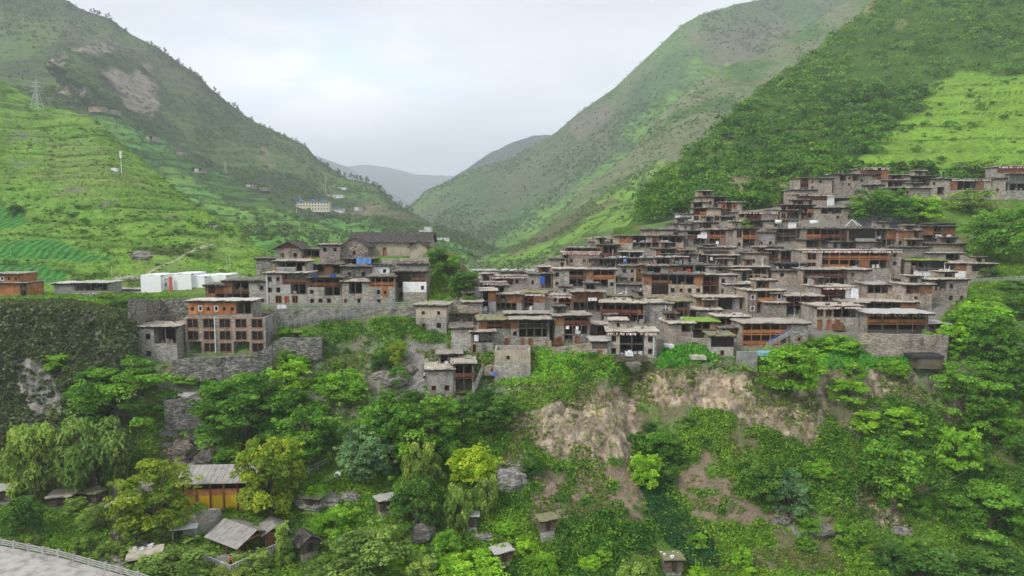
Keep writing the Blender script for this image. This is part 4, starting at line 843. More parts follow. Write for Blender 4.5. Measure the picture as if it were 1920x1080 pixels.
def crown_mesh(kind, seed, form):
    """crown about 8 m wide and 8 m tall, standing on z=0"""
    rs = np.random.RandomState(seed); pal = np.array(KINDS[kind][1]); parts = []; lobes = []
    nl = {'round': 46, 'layer': 40, 'willow': 44, 'dome': 30, 'column': 30}[form]
    for i in range(nl):
        a = rs.rand()*6.283; u = rs.rand()
        if form == 'round': z = 1.6+5.6*u; r = 3.4*math.sqrt(max(.06, 1-((z-4.1)/4.0)**2))*(.45+.55*rs.rand()**.4); rad = .75+.6*rs.rand()
        elif form == 'layer': z = [1.8, 3.2, 4.6, 6.0, 7.0][rs.randint(5)]+rs.normal()*.5; r = 3.9*math.sqrt(max(.08, 1-((z-3.4)/4.6)**2))*(.35+.65*rs.rand()**.5); rad = .8+.6*rs.rand()
        elif form == 'willow': z = 2.0+5.2*u; r = 3.1*math.sqrt(max(.08, 1-((z-3.6)/4.3)**2))*(.35+.65*rs.rand()**.4); rad = .7+.5*rs.rand()
        elif form == 'dome': z = .5+5.2*u**1.1; r = 3.3*math.sqrt(max(.05, 1-(z/6.6)**2))*(.4+.6*rs.rand()**.4); rad = .9+.6*rs.rand()
        else: z = .8+6.4*u; r = 2.2*(1-.6*u)*rs.rand()**.5; rad = .7+.4*rs.rand()
        c = np.array([[r*math.cos(a), r*math.sin(a), z]]); lobes.append((c[0], rad)); cl = pal[min(2, int(rs.rand()*3))]
        if form == 'willow':
            parts.append(leaves(c, rad, 120, .2, cl, 1.0, 2.2, 1, .4, rs, .3))
            for _ in range(5):
                st = c+rs.normal(size=(1, 3))*rad*.55; L = .3+.6*rs.rand(); m = 7; pts = np.repeat(st, m, 0); pts[:, 2] -= np.linspace(0, L, m); parts.append(leaves(pts, .12, 3, .22, cl*1.1, 1, 2.6, 1, .2, rs, .25))
        else:
            fl = .52 if form == 'layer' else .72
            parts.append(leaves(c, rad, 190, .25, cl, fl, 1.15, 0, .6, rs, .3))
            sub = c+rs.normal(size=(4, 3))*rad*.75*np.array((1, 1, fl)); parts.append(leaves(sub, rad*.4, 30, .22, cl*1.12, .7, 1.15, 0, .4, rs, .25))
    v, q, c = joinl(parts); me = npmesh('crown', v, q, LM_, c)
    m = MB(); top = 3.4 if form != 'dome' else 1.6; br = .26 if form != 'dome' else .14
    m.bar((0, 0, -1.2), (.1, .05, top*.55), br*1.3, br, 8); m.bar((.1, .05, top*.55), (0, 0, top), br, br*.7, 8)
    for c0, rad in lobes[::4]:
        z0 = min(top*.95, c0[2]*.5); m.bar((.05, 0, z0), tuple((c0*.55+np.array((0, 0, z0*.45))).tolist()), br*.45, br*.3, 5); m.bar(tuple((c0*.55+np.array((0, 0, z0*.45))).tolist()), tuple(c0.tolist()), br*.3, br*.1, 5)
    tm = bpy.data.meshes.new('trunk'); tm.from_pydata(m.v, [], m.f); tm.materials.append(M('trunk')); return me, tm
def tmesh(kind, form, k=3):
    key = (kind, form)
    if key not in TM: TM[key] = []
    if len(TM[key]) < k: TM[key].append(crown_mesh(kind, 900+len(TM)*31+len(TM[key])*7, form)); return TM[key][-1]
    return TM[key][random.randrange(k)]
def tree(kind, form, loc, w, h, label, group, name='tree', cat='tree', k=3, trunk=True):
    cm, tm = tmesh(kind, form, k); r = empty(name, loc, random.random()*6.28); r.scale = (w/8, w/8, h/8)
    c = bpy.data.objects.new('crown', cm); COL.objects.link(c); c.parent = r
    if trunk: t = bpy.data.objects.new('trunk', tm); COL.objects.link(t); t.parent = r
    return tag(r, label, cat, group)
def T(kind, form, px, py, wp, hp, label, group='trees on the slopes below the village', dz=0, **k):
    p = hit(px, py) or P(px, py, gD(px, py)); s = p.y/FPX; return tree(kind, form, p+Vector((0, 0, -.3+dz)), wp*s, hp*s*1.08, label, group, **k)
TL = """willow willow 68 935 130 140|feathery pale willow at the left edge beside the larger willow
willow willow 178 930 150 145|largest feathery willow in the lower left corner
dark dome 42 1005 85 95|dull dark green tree in front of the left willow
yellow layer 292 1005 145 135|spreading yellow green tree left of the yellow pavilion
yellow round 508 975 130 155|tall olive yellow tree overhanging the right end of the yellow pavilion
willow dome 330 1090 170 80|wide feathery bush in front of the open gabled pavilion
willow dome 432 1092 90 42|feathery bush at the bottom edge under the gabled pavilion
willow column 532 1060 60 90|slim feathery sapling right of the gabled pavilion deck
bright dome 622 1000 82 62|round fresh green bush left of the small thatched hut
willow dome 690 1085 170 110|large feathery grey green bush at the bottom left of centre
willow dome 610 1090 90 55|low feathery bush at the bottom edge below the tiled granary
willow dome 790 1090 80 60|small feathery bush at the bottom edge near centre
bright dome 880 1085 140 70|fresh green bush at the bottom left of the pale roofed granary
dark round 782 1005 105 110|bushy dark green tree with upright shoots near the bottom centre
bright column 748 940 26 40|bright leafy shoot on top of the bushy dark tree
willow willow 790 920 85 95|feathery willow right of the blue green tree
willow willow 858 1000 72 95|slim drooping willow near the brick post hut
willow willow 913 965 58 75|smaller drooping willow behind the brick post hut
lime round 886 905 92 66|bright yellow green tree left of the rocky outcrop
blue round 683 905 105 100|blue green leafy tree at the bottom of the walnut grove
walnut round 735 850 110 100|walnut tree at the left of the central walnut grove
walnut layer 812 845 125 95|broad walnut tree at the centre of the walnut grove
bright round 780 875 90 60|lighter leafy tree low in the walnut grove
dark round 912 800 105 65|dark rounded tree under the lone stone house
dark dome 1003 895 50 50|small bluish bush beside the rocky outcrop
walnut dome 1238 850 84 52|dark bush below the cliff notch
bright round 1210 918 64 66|round fresh green tree lower left of the bare dirt slope
walnut layer 232 795 165 112|wide dark walnut tree below the low stone annex
dark layer 190 760 90 70|dark walnut crown behind the wide one below the cliff
walnut layer 462 822 165 112|broad walnut tree right of the stone retaining patch
walnut dome 432 872 66 58|small rounded walnut bush in front of the broad walnut
bright dome 540 722 90 60|fresh green bush under the round stone wall
bright dome 640 745 100 70|fresh green bush on the middle of the green knoll
walnut round 582 865 115 105|leafy walnut at the foot of the green knoll
walnut dome 520 850 80 70|low walnut bush between the two big walnuts
yellow dome 745 682 50 52|small yellow flowering bush on the green knoll
dark dome 722 690 55 50|dark bush left of the yellow flowering bush
dark dome 770 765 50 45|dark bush beside the stone steps
bright layer 1478 735 118 82|big spreading bush hanging over the cliff edge
bright dome 1602 706 48 36|small bush at the cliff edge above the pale soil
bright dome 1668 700 66 38|low bush right of the small cliff edge bush
bright layer 1590 752 70 40|spreading bush on the cliff below the long wall
bright layer 1628 810 60 40|flat crowned bush left of the paired crowns
bright layer 1692 820 68 56|flat crowned tree right of the paired crowns
walnut round 1662 938 118 108|large rounded tree on the right slope
walnut layer 1810 775 125 92|big spreading tree at the upper right slope
walnut layer 1862 830 90 80|walnut tree just below the big spreading tree on the right
walnut layer 1905 760 90 90|walnut tree at the right edge of the slope
bright round 1795 895 82 90|medium tree in the gap of the right slope
walnut layer 1852 1005 140 95|spreading tree low on the right slope
dark round 1425 940 88 88|dark rounded tree beside the bare dirt slope
blue round 1478 968 72 82|blue green tree next to the dark rounded tree
bright dome 1530 890 60 40|small bush above the paired dark trees
dark dome 1668 1070 60 80|dark narrow tree at the bottom right
dark dome 1735 1085 150 70|dark bushes at the bottom right corner
dark dome 1870 1085 140 75|dark bush in the bottom right corner edge
willow dome 1195 1095 80 65|feathery bush at the bottom edge left of the dark roofed granary
walnut round 1875 492 108 95|dense dark walnut tree right of the twin bay house
bright round 1830 640 100 70|fresh leafy tree at the right of the metal roofed house
bright round 1785 660 60 50|small leafy tree by the high retaining wall
walnut layer 1862 690 110 90|leafy tree on the shady right slope
walnut round 1640 420 95 62|walnut tree behind the pole roofed long house
walnut round 1690 422 85 48|walnut tree at the middle of the upper grove
bright round 1730 424 66 52|lighter tree at the right of the upper grove
walnut round 1665 405 70 48|walnut tree at the back of the upper grove
willow dome 1822 398 95 50|grey green rounded bush under the highest row
willow dome 1822 335 85 42|grey bushy tree above the orange plank ends house
dark round 1682 335 40 30|small tree right of the highest red house
dark round 1728 335 46 34|small tree behind the open roofed house
dark round 1600 365 34 30|small tree between the upper stone houses
lime column 68 0 0 0|x
bright dome 1395 425 30 18|small bush beside the grey house with reddish roof
dark dome 838 520 44 40|leafy bush on the knoll shoulder right of the long hall
dark layer 872 560 55 50|dark leafy bush hanging down the knoll flank
dark dome 822 492 40 34|fresh green bush at the top of the knoll flank
bright dome 800 580 40 24|low bush at the foot of the white plastered hut
bright dome 1570 655 88 32|clipped green hedge bush under the three orange doors house
walnut dome 1530 655 50 30|hedge bush left of the clipped hedge
bright dome 110 690 50 36|yellowish bush clinging to the grey cliff
dark dome 225 580 50 26|bush on the cliff top beside the long wall
willow dome 200 562 40 22|pale bush in front of the grey long roofed building
dark dome 150 540 40 22|dark bush behind the cliff top near the orange house
dark dome 30 400 30 20|dark bush on the green hillside
walnut dome 1845 600 95 56|broad bush below the white roadside railing
dark dome 1905 590 70 50|dark bush at the right edge below the railing
walnut dome 1790 625 60 44|leafy bush under the tall brown stone house
bright dome 1720 548 30 26|small garden bush beside the great orange house
dark dome 1850 520 50 26|bush behind the rightmost timber house
walnut dome 1900 545 60 26|bush on the bank above the roadside railing
dark dome 1715 500 34 24|bush on the bank between the great house and the grass roof
walnut dome 1420 375 40 24|bush above the grey house with reddish roof
dark dome 1460 370 40 26|dark bush left of the plain stone hut
bright dome 352 716 56 24|low bush at the left foot of the guesthouse retaining wall
walnut dome 405 720 60 24|low bush in the middle of the guesthouse retaining wall foot
bright dome 468 722 50 28|low bush at the right foot of the guesthouse retaining wall
walnut dome 560 678 60 22|low bush at the foot of the rounded stone wall end
walnut dome 275 712 50 22|low bush below the four windowed annex
dark dome 862 548 40 40|dark bush low on the knoll flank
bright dome 850 500 30 26|light green bush on the knoll flank edge
dark dome 880 575 34 30|dark bush at the foot of the knoll by the gully
bright column 130 300 3 3|x"""
for ln in TL.split('\n'):
    a, lb = ln.split('|')
    if lb == 'x': continue
    kd, fm, px, py, wp, hp = a.split(); T(kd, fm, float(px), float(py), float(wp), float(hp), lb)
# --- leafy ground cover on every green part of the near slopes
def scatter(name, patch, n, keep, size, leaf, per, colf, label, seed, flat=.6, aspect=1.0, lim=(-40, 1960, -20, 1100), wexp=1.0, bias=0., rs2=None, part=None):
    rs = np.random.RandomState(seed); G = patch.G; qx, qy = patch.qx, patch.qy
    ok = (qx > lim[0]) & (qx < lim[1]) & (qy > lim[2]) & (qy < lim[3]) & (G[..., 1] > 10); ok[-1] = False; ok[:, -1] = False
    area = np.linalg.norm(np.cross(G[1:, :-1]-G[:-1, :-1], G[:-1, 1:]-G[:-1, :-1]), axis=-1); wgt = np.zeros(qx.shape); wgt[:-1, :-1] = area/(G[:-1, :-1, 1]**wexp)*ok[:-1, :-1]; wgt *= keep(G, patch.RI, qx, qy, patch.C)
    wgt = wgt.ravel()/wgt.sum(); ix = rs.choice(len(wgt), n, p=wgt); i, j = np.unravel_index(ix, qx.shape); a = rs.rand(n, 1); b = rs.rand(n, 1)
    p = G[i, j]+(G[i+1, j]-G[i, j])*a+(G[i, j+1]-G[i, j])*b; s = size[0]+(size[1]-size[0])*rs.rand(n)**1.6; p[:, 2] += s*.1+bias
    c = colf(patch.C[i, j], rs, n); return p, s, c
def cover(name, patch, n, keep, size, leaf, per, colf, label, seed, cat='undergrowth', **k):
    fl = k.pop('flat', .6); asp = k.pop('aspect', 1.1); dr = k.pop('droop', 0); p, s, c = scatter(name, patch, n, keep, size, leaf, per, colf, label, seed, **k)
    v, q, cc = leaves(p, s, per, leaf, c, fl, asp, dr, .45, np.random.RandomState(seed+1), .3); me = npmesh(name, v, q, LM_, cc); o = bpy.data.objects.new(name, me); COL.objects.link(o); tag(o, label, cat, None, 'stuff'); return o
def greenish(C): return sst(1.15, 1.5, C[..., 1]/np.maximum(C[..., 0], .01))
VILL = [(845,600),(880,520),(905,505),(1050,478),(1150,452),(1290,418),(1400,392),(1480,340),(1580,300),(1680,330),(1600,400),(1720,425),(1800,450),(1830,520),(1780,600),(1700,640),(1620,650),(1510,620),(1500,668),(1400,672),(1330,668),(1250,680),(1100,668),(1030,650),(850,665)]
LC = [(240,560),(340,560),(480,480),(520,440),(640,430),(800,430),(812,570),(840,570),(840,650),(790,600),(600,600),(600,640),(510,650),(500,690),(330,690),(240,680)]
def keep_near(G, r, qx, qy, C):
    k = greenish(C)*.97+.03; k = k*(~inpoly(qx, qy, VILL)); k = k*(~inpoly(qx, qy, LC)); k = k*(r < 7.3)*(.12+1.5*sst(.38, .56, fbm(G*.09, 3, 701)))*(1-.6*soft(qx, qy, DIRTP, G, 81)); return k*(1-.85*sst(262, 225, qx)*sst(890, 860, qy))
PATCHY = lambda C: 1
def col_near(C, rs, n):
    pal = np.array([(.045,.11,.02),(.075,.17,.022),(.12,.24,.03),(.06,.12,.035),(.10,.14,.03),(.17,.30,.03)]); c = pal[rs.choice(6, n, p=[.22,.27,.2,.12,.07,.12])]; c = c*.7+C*.35; return c*PATCHY(C)
cover('undergrowth', near, 46000, keep_near, (.25, 1.15), .27, 20, col_near, 'dense leafy undergrowth covering the slopes and cliff ledges', 711, wexp=1.6)
cover('ivy_strip', near, 1500, lambda G, r, qx, qy, C: 1.*inpoly(qx, qy, [(1185,880),(1235,900),(1275,960),(1330,1010),(1345,1060),(1290,1062),(1240,1000)]), (.4, 1.1), .26, 22, lambda C, rs, n: np.array([(.025,.075,.03),(.035,.10,.035)])[rs.randint(0, 2, n)], 'dark green ivy strip running down beside the bare dirt slope', 735, cat='ivy', wexp=1)
cover('tall_weeds', near, 2600, lambda G, r, qx, qy, C: greenish(C)*(~inpoly(qx, qy, VILL))*(~inpoly(qx, qy, LC))*(r < 6)*sst(.54, .62, fbm(G*.06, 3, 737))*(qx > 262), (.8, 2.0), .3, 40, lambda C, rs, n: np.array([(.035,.10,.02),(.05,.125,.025),(.10,.22,.03)])[rs.choice(3, n, p=[.4,.4,.2])], 'taller leafy weeds and brambles in clumps over the slopes', 739, wexp=1.5, flat=.8)
cover('weeds', near, 9000, lambda G, r, qx, qy, C: (1-greenish(C))*(~inpoly(qx, qy, VILL))*(~inpoly(qx, qy, LC))*(r < 5.2)*sst(.5, .58, fbm(G*.15, 3, 731)), (.15, .6), .28, 9, lambda C, rs, n: np.array([(.07,.13,.025),(.10,.18,.03),(.12,.13,.06)])[rs.randint(0, 3, n)], 'scattered weeds on the bare earth and rock of the cliff', 733, cat='weeds', wexp=1.6)
def keep_cac(G, r, qx, qy, C): return (inpoly(qx, qy, [(-700,565),(130,565),(250,585),(258,690),(235,740),(150,880),(-700,880)]))*(.35+1.2*sst(.38, .5, fbm(G*.13, 4, 741)))*(1-.9*inpoly(qx, qy, [(25,660),(80,680),(120,740),(110,790),(60,780),(25,730)]))
cover('cactus_thicket', near, 13500, keep_cac, (.3, 1.0), .42, 16, lambda C, rs, n: np.array([(.075,.095,.055),(.045,.065,.03),(.13,.15,.10),(.06,.09,.03)])[rs.choice(4, n, p=[.35,.35,.15,.15])], 'grey green cactus thicket hanging over the left cliff', 743, cat='cactus', wexp=1.3)
cover('cactus_thicket', near, 1800, lambda G, r, qx, qy, C: 1.*inpoly(qx, qy, [(250,800),(330,820),(310,880),(230,900)])+inpoly(qx, qy, [(370,790),(420,800),(440,880),(380,880)])+inpoly(qx, qy, [(1570,820),(1620,830),(1740,960),(1700,1000),(1560,960)])+inpoly(qx, qy, [(820,470),(880,520),(880,560),(830,560)])*.8, (.3, .8), .36, 12, lambda C, rs, n: np.array([(.11,.13,.085),(.055,.08,.04),(.18,.20,.15)])[rs.randint(0, 3, n)], 'pale spiny cactus clumps on the rocks below the walnuts', 747, cat='cactus', wexp=1.3)
# maize and vegetables on the cliff-edge terraces
cover('maize_field', near, 1500, lambda G, r, qx, qy, C: 1.*inpoly(qx, qy, [(1245,655),(1330,650),(1345,678),(1230,690)])+inpoly(qx, qy, [(1515,660),(1600,650),(1700,670),(1720,690),(1540,690)]), (.3, .6), .5, 12, lambda C, rs, n: np.array([(.06,.20,.035),(.08,.24,.04)])[rs.randint(0, 2, n)], 'rows of green maize on the terraces at the cliff edge', 751, cat='maize', wexp=1, flat=1.3, aspect=2.2, droop=1)
cover('vegetable_patch', near, 1600, lambda G, r, qx, qy, C: 1.*inpoly(qx, qy, [(1010,655),(1100,662),(1200,672),(1190,700),(1060,715),(930,725),(920,700),(1000,690)]), (.25, .7), .36, 12, lambda C, rs, n: np.array([(.09,.24,.03),(.13,.30,.035),(.19,.34,.04)])[rs.randint(0, 3, n)], 'bright vegetable plots on the ledge below the front houses', 753, cat='vegetables', wexp=1)
# --- shrubs on the right hillside: the 300 largest are plants of their own
ksh = lambda G, r, qx, qy, C: (1-.975*soft(qx, qy, LIMEP, G*.3, 605, 16))*(1-.8*soft(qx, qy, PALEP, G*.3, 609, 8))*(r > .95)*(qy < 1020)*(.4+1.15*sst(.42, .55, fbm(G*.035, 3, 761)))*sst(-250, 0, qy)
p, s, c = scatter('', sh, 5400, ksh, (1.1, 4.4), 0, 0, lambda C, rs, n: np.array([(.03,.08,.016),(.055,.135,.022),(.09,.195,.03),(.14,.26,.04)])[rs.choice(4, n, p=[.3,.3,.25,.15])], '', 763, wexp=1.2, lim=(1200, 1960, -60, 1100))
qx, qy = PX(p); vis = (qx > 1215) & (qx < 1920) & (qy > 0); app = np.where(vis, s/p[:, 1], 0); order = np.argsort(-app); big = order[:260]; rest = order[260:]
v, q, cc = leaves(p[rest]+np.array((0, 0, .4))*s[rest][:, None], s[rest], 46, .6, c[rest], .72, 1.1, 0, .75, np.random.RandomState(765), .25)
o = bpy.data.objects.new('hillside_scrub', npmesh('hillside_scrub', v, q, LM_, cc)); COL.objects.link(o); tag(o, 'dense mass of smaller shrubs covering the right hillside', 'scrub', None, 'stuff')
SHM = []
for k in range(6):
    rs = np.random.RandomState(770+k); ce = rs.normal(size=(9, 3))*np.array((.5, .5, .22))+np.array((0, 0, .4)); pal = np.array([(.038,.10,.02),(.058,.14,.025),(.085,.185,.03)])
    SHM.append(npmesh('hillside_shrub', *(lambda t: (t[0], t[1], LM_, t[2]))(leaves(ce, .55, 26, .22, pal[rs.randint(0, 3, 9)], .7, 1.1, 0, .6, rs, .25))))
for k in big:
    o = bpy.data.objects.new('hillside_shrub', random.choice(SHM)); COL.objects.link(o); o.location = p[k]; o.scale = (s[k]*1.05,)*3; o.rotation_euler = (0, 0, random.random()*6.28)
    tag(o, 'rounded dark green shrub on the steep right hillside', 'shrub', 'shrubs on the right hillside')
# bushes dotted over the open grass
def dots(patch, n, keep, size, label, group, seed, lim, name='bush', wexp=1.4):
    p, s, c = scatter('', patch, n, keep, size, 0, 0, lambda C, rs, n: C, '', seed, lim=lim, wexp=wexp)
    for k in range(n):
        o = bpy.data.objects.new(name, random.choice(SHM)); COL.objects.link(o); o.location = p[k]; o.scale = (s[k], s[k], s[k]*random.uniform(.7, 1.1)); o.rotation_euler = (0, 0, random.random()*6.28); tag(o, label, 'bush', group)
dots(sh, 60, lambda G, r, qx, qy, C: 1.*soft(qx, qy, LIMEP, G*.3, 605, 7), (.5, 2.4), 'small dark bush dotting the bright terraced meadow', 'bushes on the right meadow', 781, (1500, 1920, 130, 420))
dots(gh, 96, lambda G, r, qx, qy, C: (1-soft(qx, qy, FIELDP, G, 113, 4))*(r > 1)*(r < 4)*(.1+sst(.5, .6, fbm(G*.04, 3, 783))), (.4, 1.7), 'small dark bush on the sunny green hill', 'bushes on the green hill', 785, (0, 520, 140, 530))
cover('hill_scrub', gh, 260, lambda G, r, qx, qy, C: (1-soft(qx, qy, FIELDP, G, 113, 4))*(r > 1)*(r < 4)*(.1+sst(.5, .6, fbm(G*.04, 3, 783))), (.4, 1.2), .35, 60, lambda C, rs, n: np.array([(.04,.10,.02),(.06,.14,.025)])[rs.randint(0, 2, n)], 'small low scrub sprinkled over the green hill', 786, cat='scrub', wexp=1.3, lim=(-20, 560, 130, 530))
cover('hill_grass_tufts', gh, 8000, lambda G, r, qx, qy, C: 1-.9*soft(qx, qy, FIELDP, G, 113, 4), (.3, 1.2), .45, 7, lambda C, rs, n: C*(.75+.45*rs.rand(n, 1)), 'tufted grass over the green hill', 787, cat='grass', wexp=1.3, lim=(-20, 560, 130, 560))
cover('meadow_tufts', sh, 8000, lambda G, r, qx, qy, C: (r > 1)*(1-.75*soft(qx, qy, LIMEP, G*.3, 605, 7)), (.4, 1.4), .5, 6, lambda C, rs, n: C*(.6+.6*rs.rand(n, 1)), 'tufted grass between the shrubs of the right hillside', 789, cat='grass', wexp=1.3, lim=(1200, 1960, -20, 450))
for i, (k2, f2, poly, n, lb) in enumerate([('willow', 'dome', [(0,960),(330,960),(560,1010),(740,1000),(930,1080),(930,1100),(420,1100),(0,1020)], 26, 'small feathery willow bush in the valley bottom scrub'), ('bright', 'dome', [(560,930),(740,980),(960,1000),(1260,1000),(1500,1080),(1500,1100),(560,1100)], 24, 'small fresh green bush in the valley bottom scrub'),
  ('walnut', 'dome', [(1560,840),(1700,780),(1920,820),(1920,1090),(1560,1080),(1400,960)], 30, 'small leafy bush on the right slope below the cliff'), ('walnut', 'dome', [(520,640),(760,620),(780,760),(860,780),(640,860),(400,720)], 26, 'small leafy bush on the green knoll slope'), ('dark', 'dome', [(1200,760),(1330,780),(1330,860),(1200,1000),(1180,820)], 10, 'small dark bush in the cliff gully'), ('bright', 'dome', [(1700,640),(1920,560),(1920,800),(1760,720)], 16, 'small leafy bush on the upper right slope')]):
    p, s, c = scatter('', near, n, lambda G, r, qx, qy, C: 1.*inpoly(qx, qy, poly), (2.2, 4.6), 0, 0, lambda C, rs, n: C, '', 830+i, lim=(-20, 1940, 500, 1100))
    for k in range(n): tree(k2, f2, Vector(p[k])-Vector((0, 0, .3)), s[k], s[k]*random.uniform(.7, 1.0), lb, lb.replace('small ', 'small bushes: '), name='bush', cat='bush', trunk=True)
# distant woods
def wood(name, patch, n, keep, size, label, seed, lim, pal, leaf=1.6, per=12, flat=.9, wexp=1.2):
    cover(name, patch, n, keep, size, leaf, per, lambda C, rs, m: np.array(pal)[rs.randint(0, len(pal), m)], label, seed, cat='woodland', lim=lim, flat=flat, wexp=wexp)
PALF = [(.034,.066,.024),(.048,.088,.03),(.062,.108,.036),(.078,.128,.042)]
wood('mountain_woodland', lm, 8500, lambda G, r, qx, qy, C: (r > 1)*(.12+1.3*sst(.47, .58, fbm(G*.012, 4, 791)))*(1-.75*inpoly(qx, qy, [(165,215),(290,255),(400,320),(560,410),(860,455),(930,560),(200,560),(200,250)]))*(1-.5*inpoly(qx, qy, CLP[2])), (1.5, 4.2), 'dark scattered woodland over the left mountain', 793, (0, 930, -20, 540), PALF, 1.6, 13)
wood('spur_scrub', rm, 4500, lambda G, r, qx, qy, C: (r > .9)*(.1+1.3*sst(.45, .58, fbm(G*.02, 4, 795))), (1.0, 3.4), 'dark scrub over the grey green spur', 797, (880, 1640, -20, 520), [(.045,.085,.03),(.06,.115,.035),(.08,.145,.04)], 1.0, 11)
wood('mountain_woodland', bm, 9000, lambda G, r, qx, qy, C: (r > .9)*(.12+1.3*sst(.48, .6, fbm(G*.008, 4, 799))), (1.8, 5.0), 'dark woodland patches over the big right mountain', 801, (760, 1600, -20, 500), [(.045,.085,.035),(.06,.11,.04),(.075,.13,.045)], 2.0, 11)
# pines standing along the left skyline
PNM = []
for k in range(3):
    rs = np.random.RandomState(820+k); ce = np.array([[rs.normal()*.9, rs.normal()*.9, 4+i*.9] for i in range(6)]); t = leaves(ce, np.linspace(1.9, 1.0, 6), 26, .8, (.028, .048, .022), .5, 1.1, 0, .5, rs, .25)
    PNM.append(npmesh('crown', t[0], t[1], LM_, t[2]))
pt = MB().bar((0, 0, -3), (0, 0, 8), .28, .12, 6); ptm = bpy.data.meshes.new('trunk'); ptm.from_pydata(pt.v, [], pt.f); ptm.materials.append(M('trunk'))
cr_i = int(np.argmin(np.abs(lm.RI[:, 0]-3.93)))
for k in range(64):
    px = random.uniform(150, 800) if k < 46 else random.uniform(600, 740); j = int(np.argmin(np.abs(lm.qx[cr_i]-px))); g = lm.G[cr_i, j]; r = empty('pine_tree', tuple(g), 0); s = random.uniform(.7, 1.25); r.scale = (s,)*3
    for nm, me in (('crown', random.choice(PNM)), ('trunk', ptm)): o = bpy.data.objects.new(nm, me); COL.objects.link(o); o.parent = r
    tag(r, 'thin pine standing on the skyline of the left mountain', 'pine tree', 'pines along the left skyline')
# ---------------------------------------------------------------- walls, fences, steps
def wall(label, pts, m='stone_a', th=.7, name='stone_wall', dD=0, step=1.2, cat='wall', down=1.6):
    q = []
    for i, p in enumerate(pts):
        D = (p[3] if len(p) > 3 else gD(p[0], p[2]))+dD; a = P(p[0], p[1], D); b = P(p[0], p[2], D); q.append((a.x, D, b.z-down, a.z))
    o = Vector((q[0][0], q[0][1], q[0][2])); mb = MB(); S = []
    for a, b in zip(q[:-1], q[1:]):
        n = max(1, int(math.hypot(b[0]-a[0], b[1]-a[1])/step))
        for k in range(n): t = k/n; S.append([a[i]+(b[i]-a[i])*t for i in range(4)])
    S.append(list(q[-1])); nz = 5
    for k, s in enumerate(S):
        s[3] += random.uniform(-.1, .12)
        for j in range(nz+1):
            z = s[2]+(s[3]-s[2])*j/nz; e = .12 if 0 < j else 0
            for y in (0, th): mb.v.append((s[0]-o.x, s[1]-o.y+(y if y else (1-j/nz)*.35+random.uniform(-e, e)*.6), z-o.z))
    W = 2*(nz+1)
    for k in range(len(S)-1):
        a, b = k*W, (k+1)*W
        for j in range(nz): mb.f.append((a+2*j, b+2*j, b+2*j+2, a+2*j+2)); mb.f.append((b+2*j+1, a+2*j+1, a+2*j+3, b+2*j+3))
        mb.f.append((a+2*nz, b+2*nz, b+2*nz+1, a+2*nz+1))
    for a in (0, (len(S)-1)*W):
        for j in range(nz): mb.f.append((a+2*j, a+2*j+2, a+2*j+3, a+2*j+1))
    ob = mb.build(name, m); ob.location = o; return tag(ob, label, cat)
WS = [('rough stone retaining wall holding up the guesthouse terrace', [(322,676,694),(360,671,700),(420,669,703),(468,667,705),(509,648,690)], 'stone_d', -2.2),
 ('long grey stone wall with grassy top behind the guesthouse', [(238,561,606),(300,562,606),(345,560,602),(386,558,598)], 'stone_d', 0),
 ('stone retaining wall under the white fence of the upper cluster', [(505,580,612),(560,579,606),(650,578,594),(720,575,585),(778,574,588)], 'stone_a', -1.5),
 ('rounded stone wall end jutting from the green knoll', [(508,642,668),(528,634,664),(570,634,662),(602,633,660),(606,634,650,146)], 'stone_d', -2.5),
 ('highest buttress like retaining wall at the right end of the village', [(1614,626,652),(1680,627,660),(1740,628,668),(1779,629,672),(1784,630,650,146)], 'stone_b', -1),
 ('low dry stone wall edging the vegetable plots', [(1036,652,662),(1070,648,658),(1112,644,660)], 'stone_b', -.5),
 ('pale stone patch wall among the walnut trees', [(306,752,790),(340,747,790),(380,749,788)], 'stone_d', -2.5),
 ('thin terrace wall with weeds under the long hall', [(716,485,499),(760,484,499),(803,483,499)], 'stone_a', -3),
 ('bare cement wall at the cliff edge by the blue tarpaulin', [(1383,660,682),(1421,661,683)], 'cement', -1),
 ('curved stone wall beside the gully path', [(838,575,590),(870,572,596),(900,580,600)], 'stone_b', -1),
 ('leaning stone wall below the dark reed house', [(1285,634,646),(1335,636,650)], 'stone_a', -1),
 ('long grey yard wall above the green gully', [(1804,478,500),(1850,500,512)], 'stone_b', -2),
 ('stone terrace wall at the far right under the highest row', [(1880,358,370),(1935,356,366)], 'stone_a', -1),
 ('terrace wall curving past the log huts', [(200,905,918),(235,903,915),(285,908,922)], 'stone_a', -2)]
for lb, pts, m, d in WS: wall(lb, pts, m, dD=d)
def fence(label, pts, h, m, sp=1.3, dD=0, r=.055, name='fence', rails=(.95, .5), solid=False):
    Q = [P(p[0], p[1], (p[2] if len(p) > 2 else gD(p[0], p[1]))+dD) for p in pts]; o = Q[0]; root = empty(name, o); tag(root, label, 'fence'); n0 = 0
    for a, b in zip(Q[:-1], Q[1:]):
        n = max(1, int((b-a).length/sp)); mb = MB()
        for k in range(n):
            p = a+(b-a)*(k/n)-o
            if n0 < 90: MB().box(p.x-r, p.x+r, p.y-r, p.y+r, p.z-.35, p.z+h*1.08).build('post', m, root); n0 += 1
        for t in rails: mb.bar(a-o+Vector((0, 0, h*t)), b-o+Vector((0, 0, h*t)), r*.75, None, 5)
        if solid:
            k2 = int((b-a).length/.33)
            for k in range(k2): p = a+(b-a)*(k/k2)-o; mb.box(p.x-.045, p.x+.045, p.y-.03, p.y+.03, p.z, p.z+h*.9)
        mb.build('rail', m, root)
    return root
fence('white stone balustrade along the lane of the upper cluster', [(478,578),(560,578),(640,578),(720,577),(778,576)], 1.15, 'rail_grey', 1.1, -2, .06, solid=True)
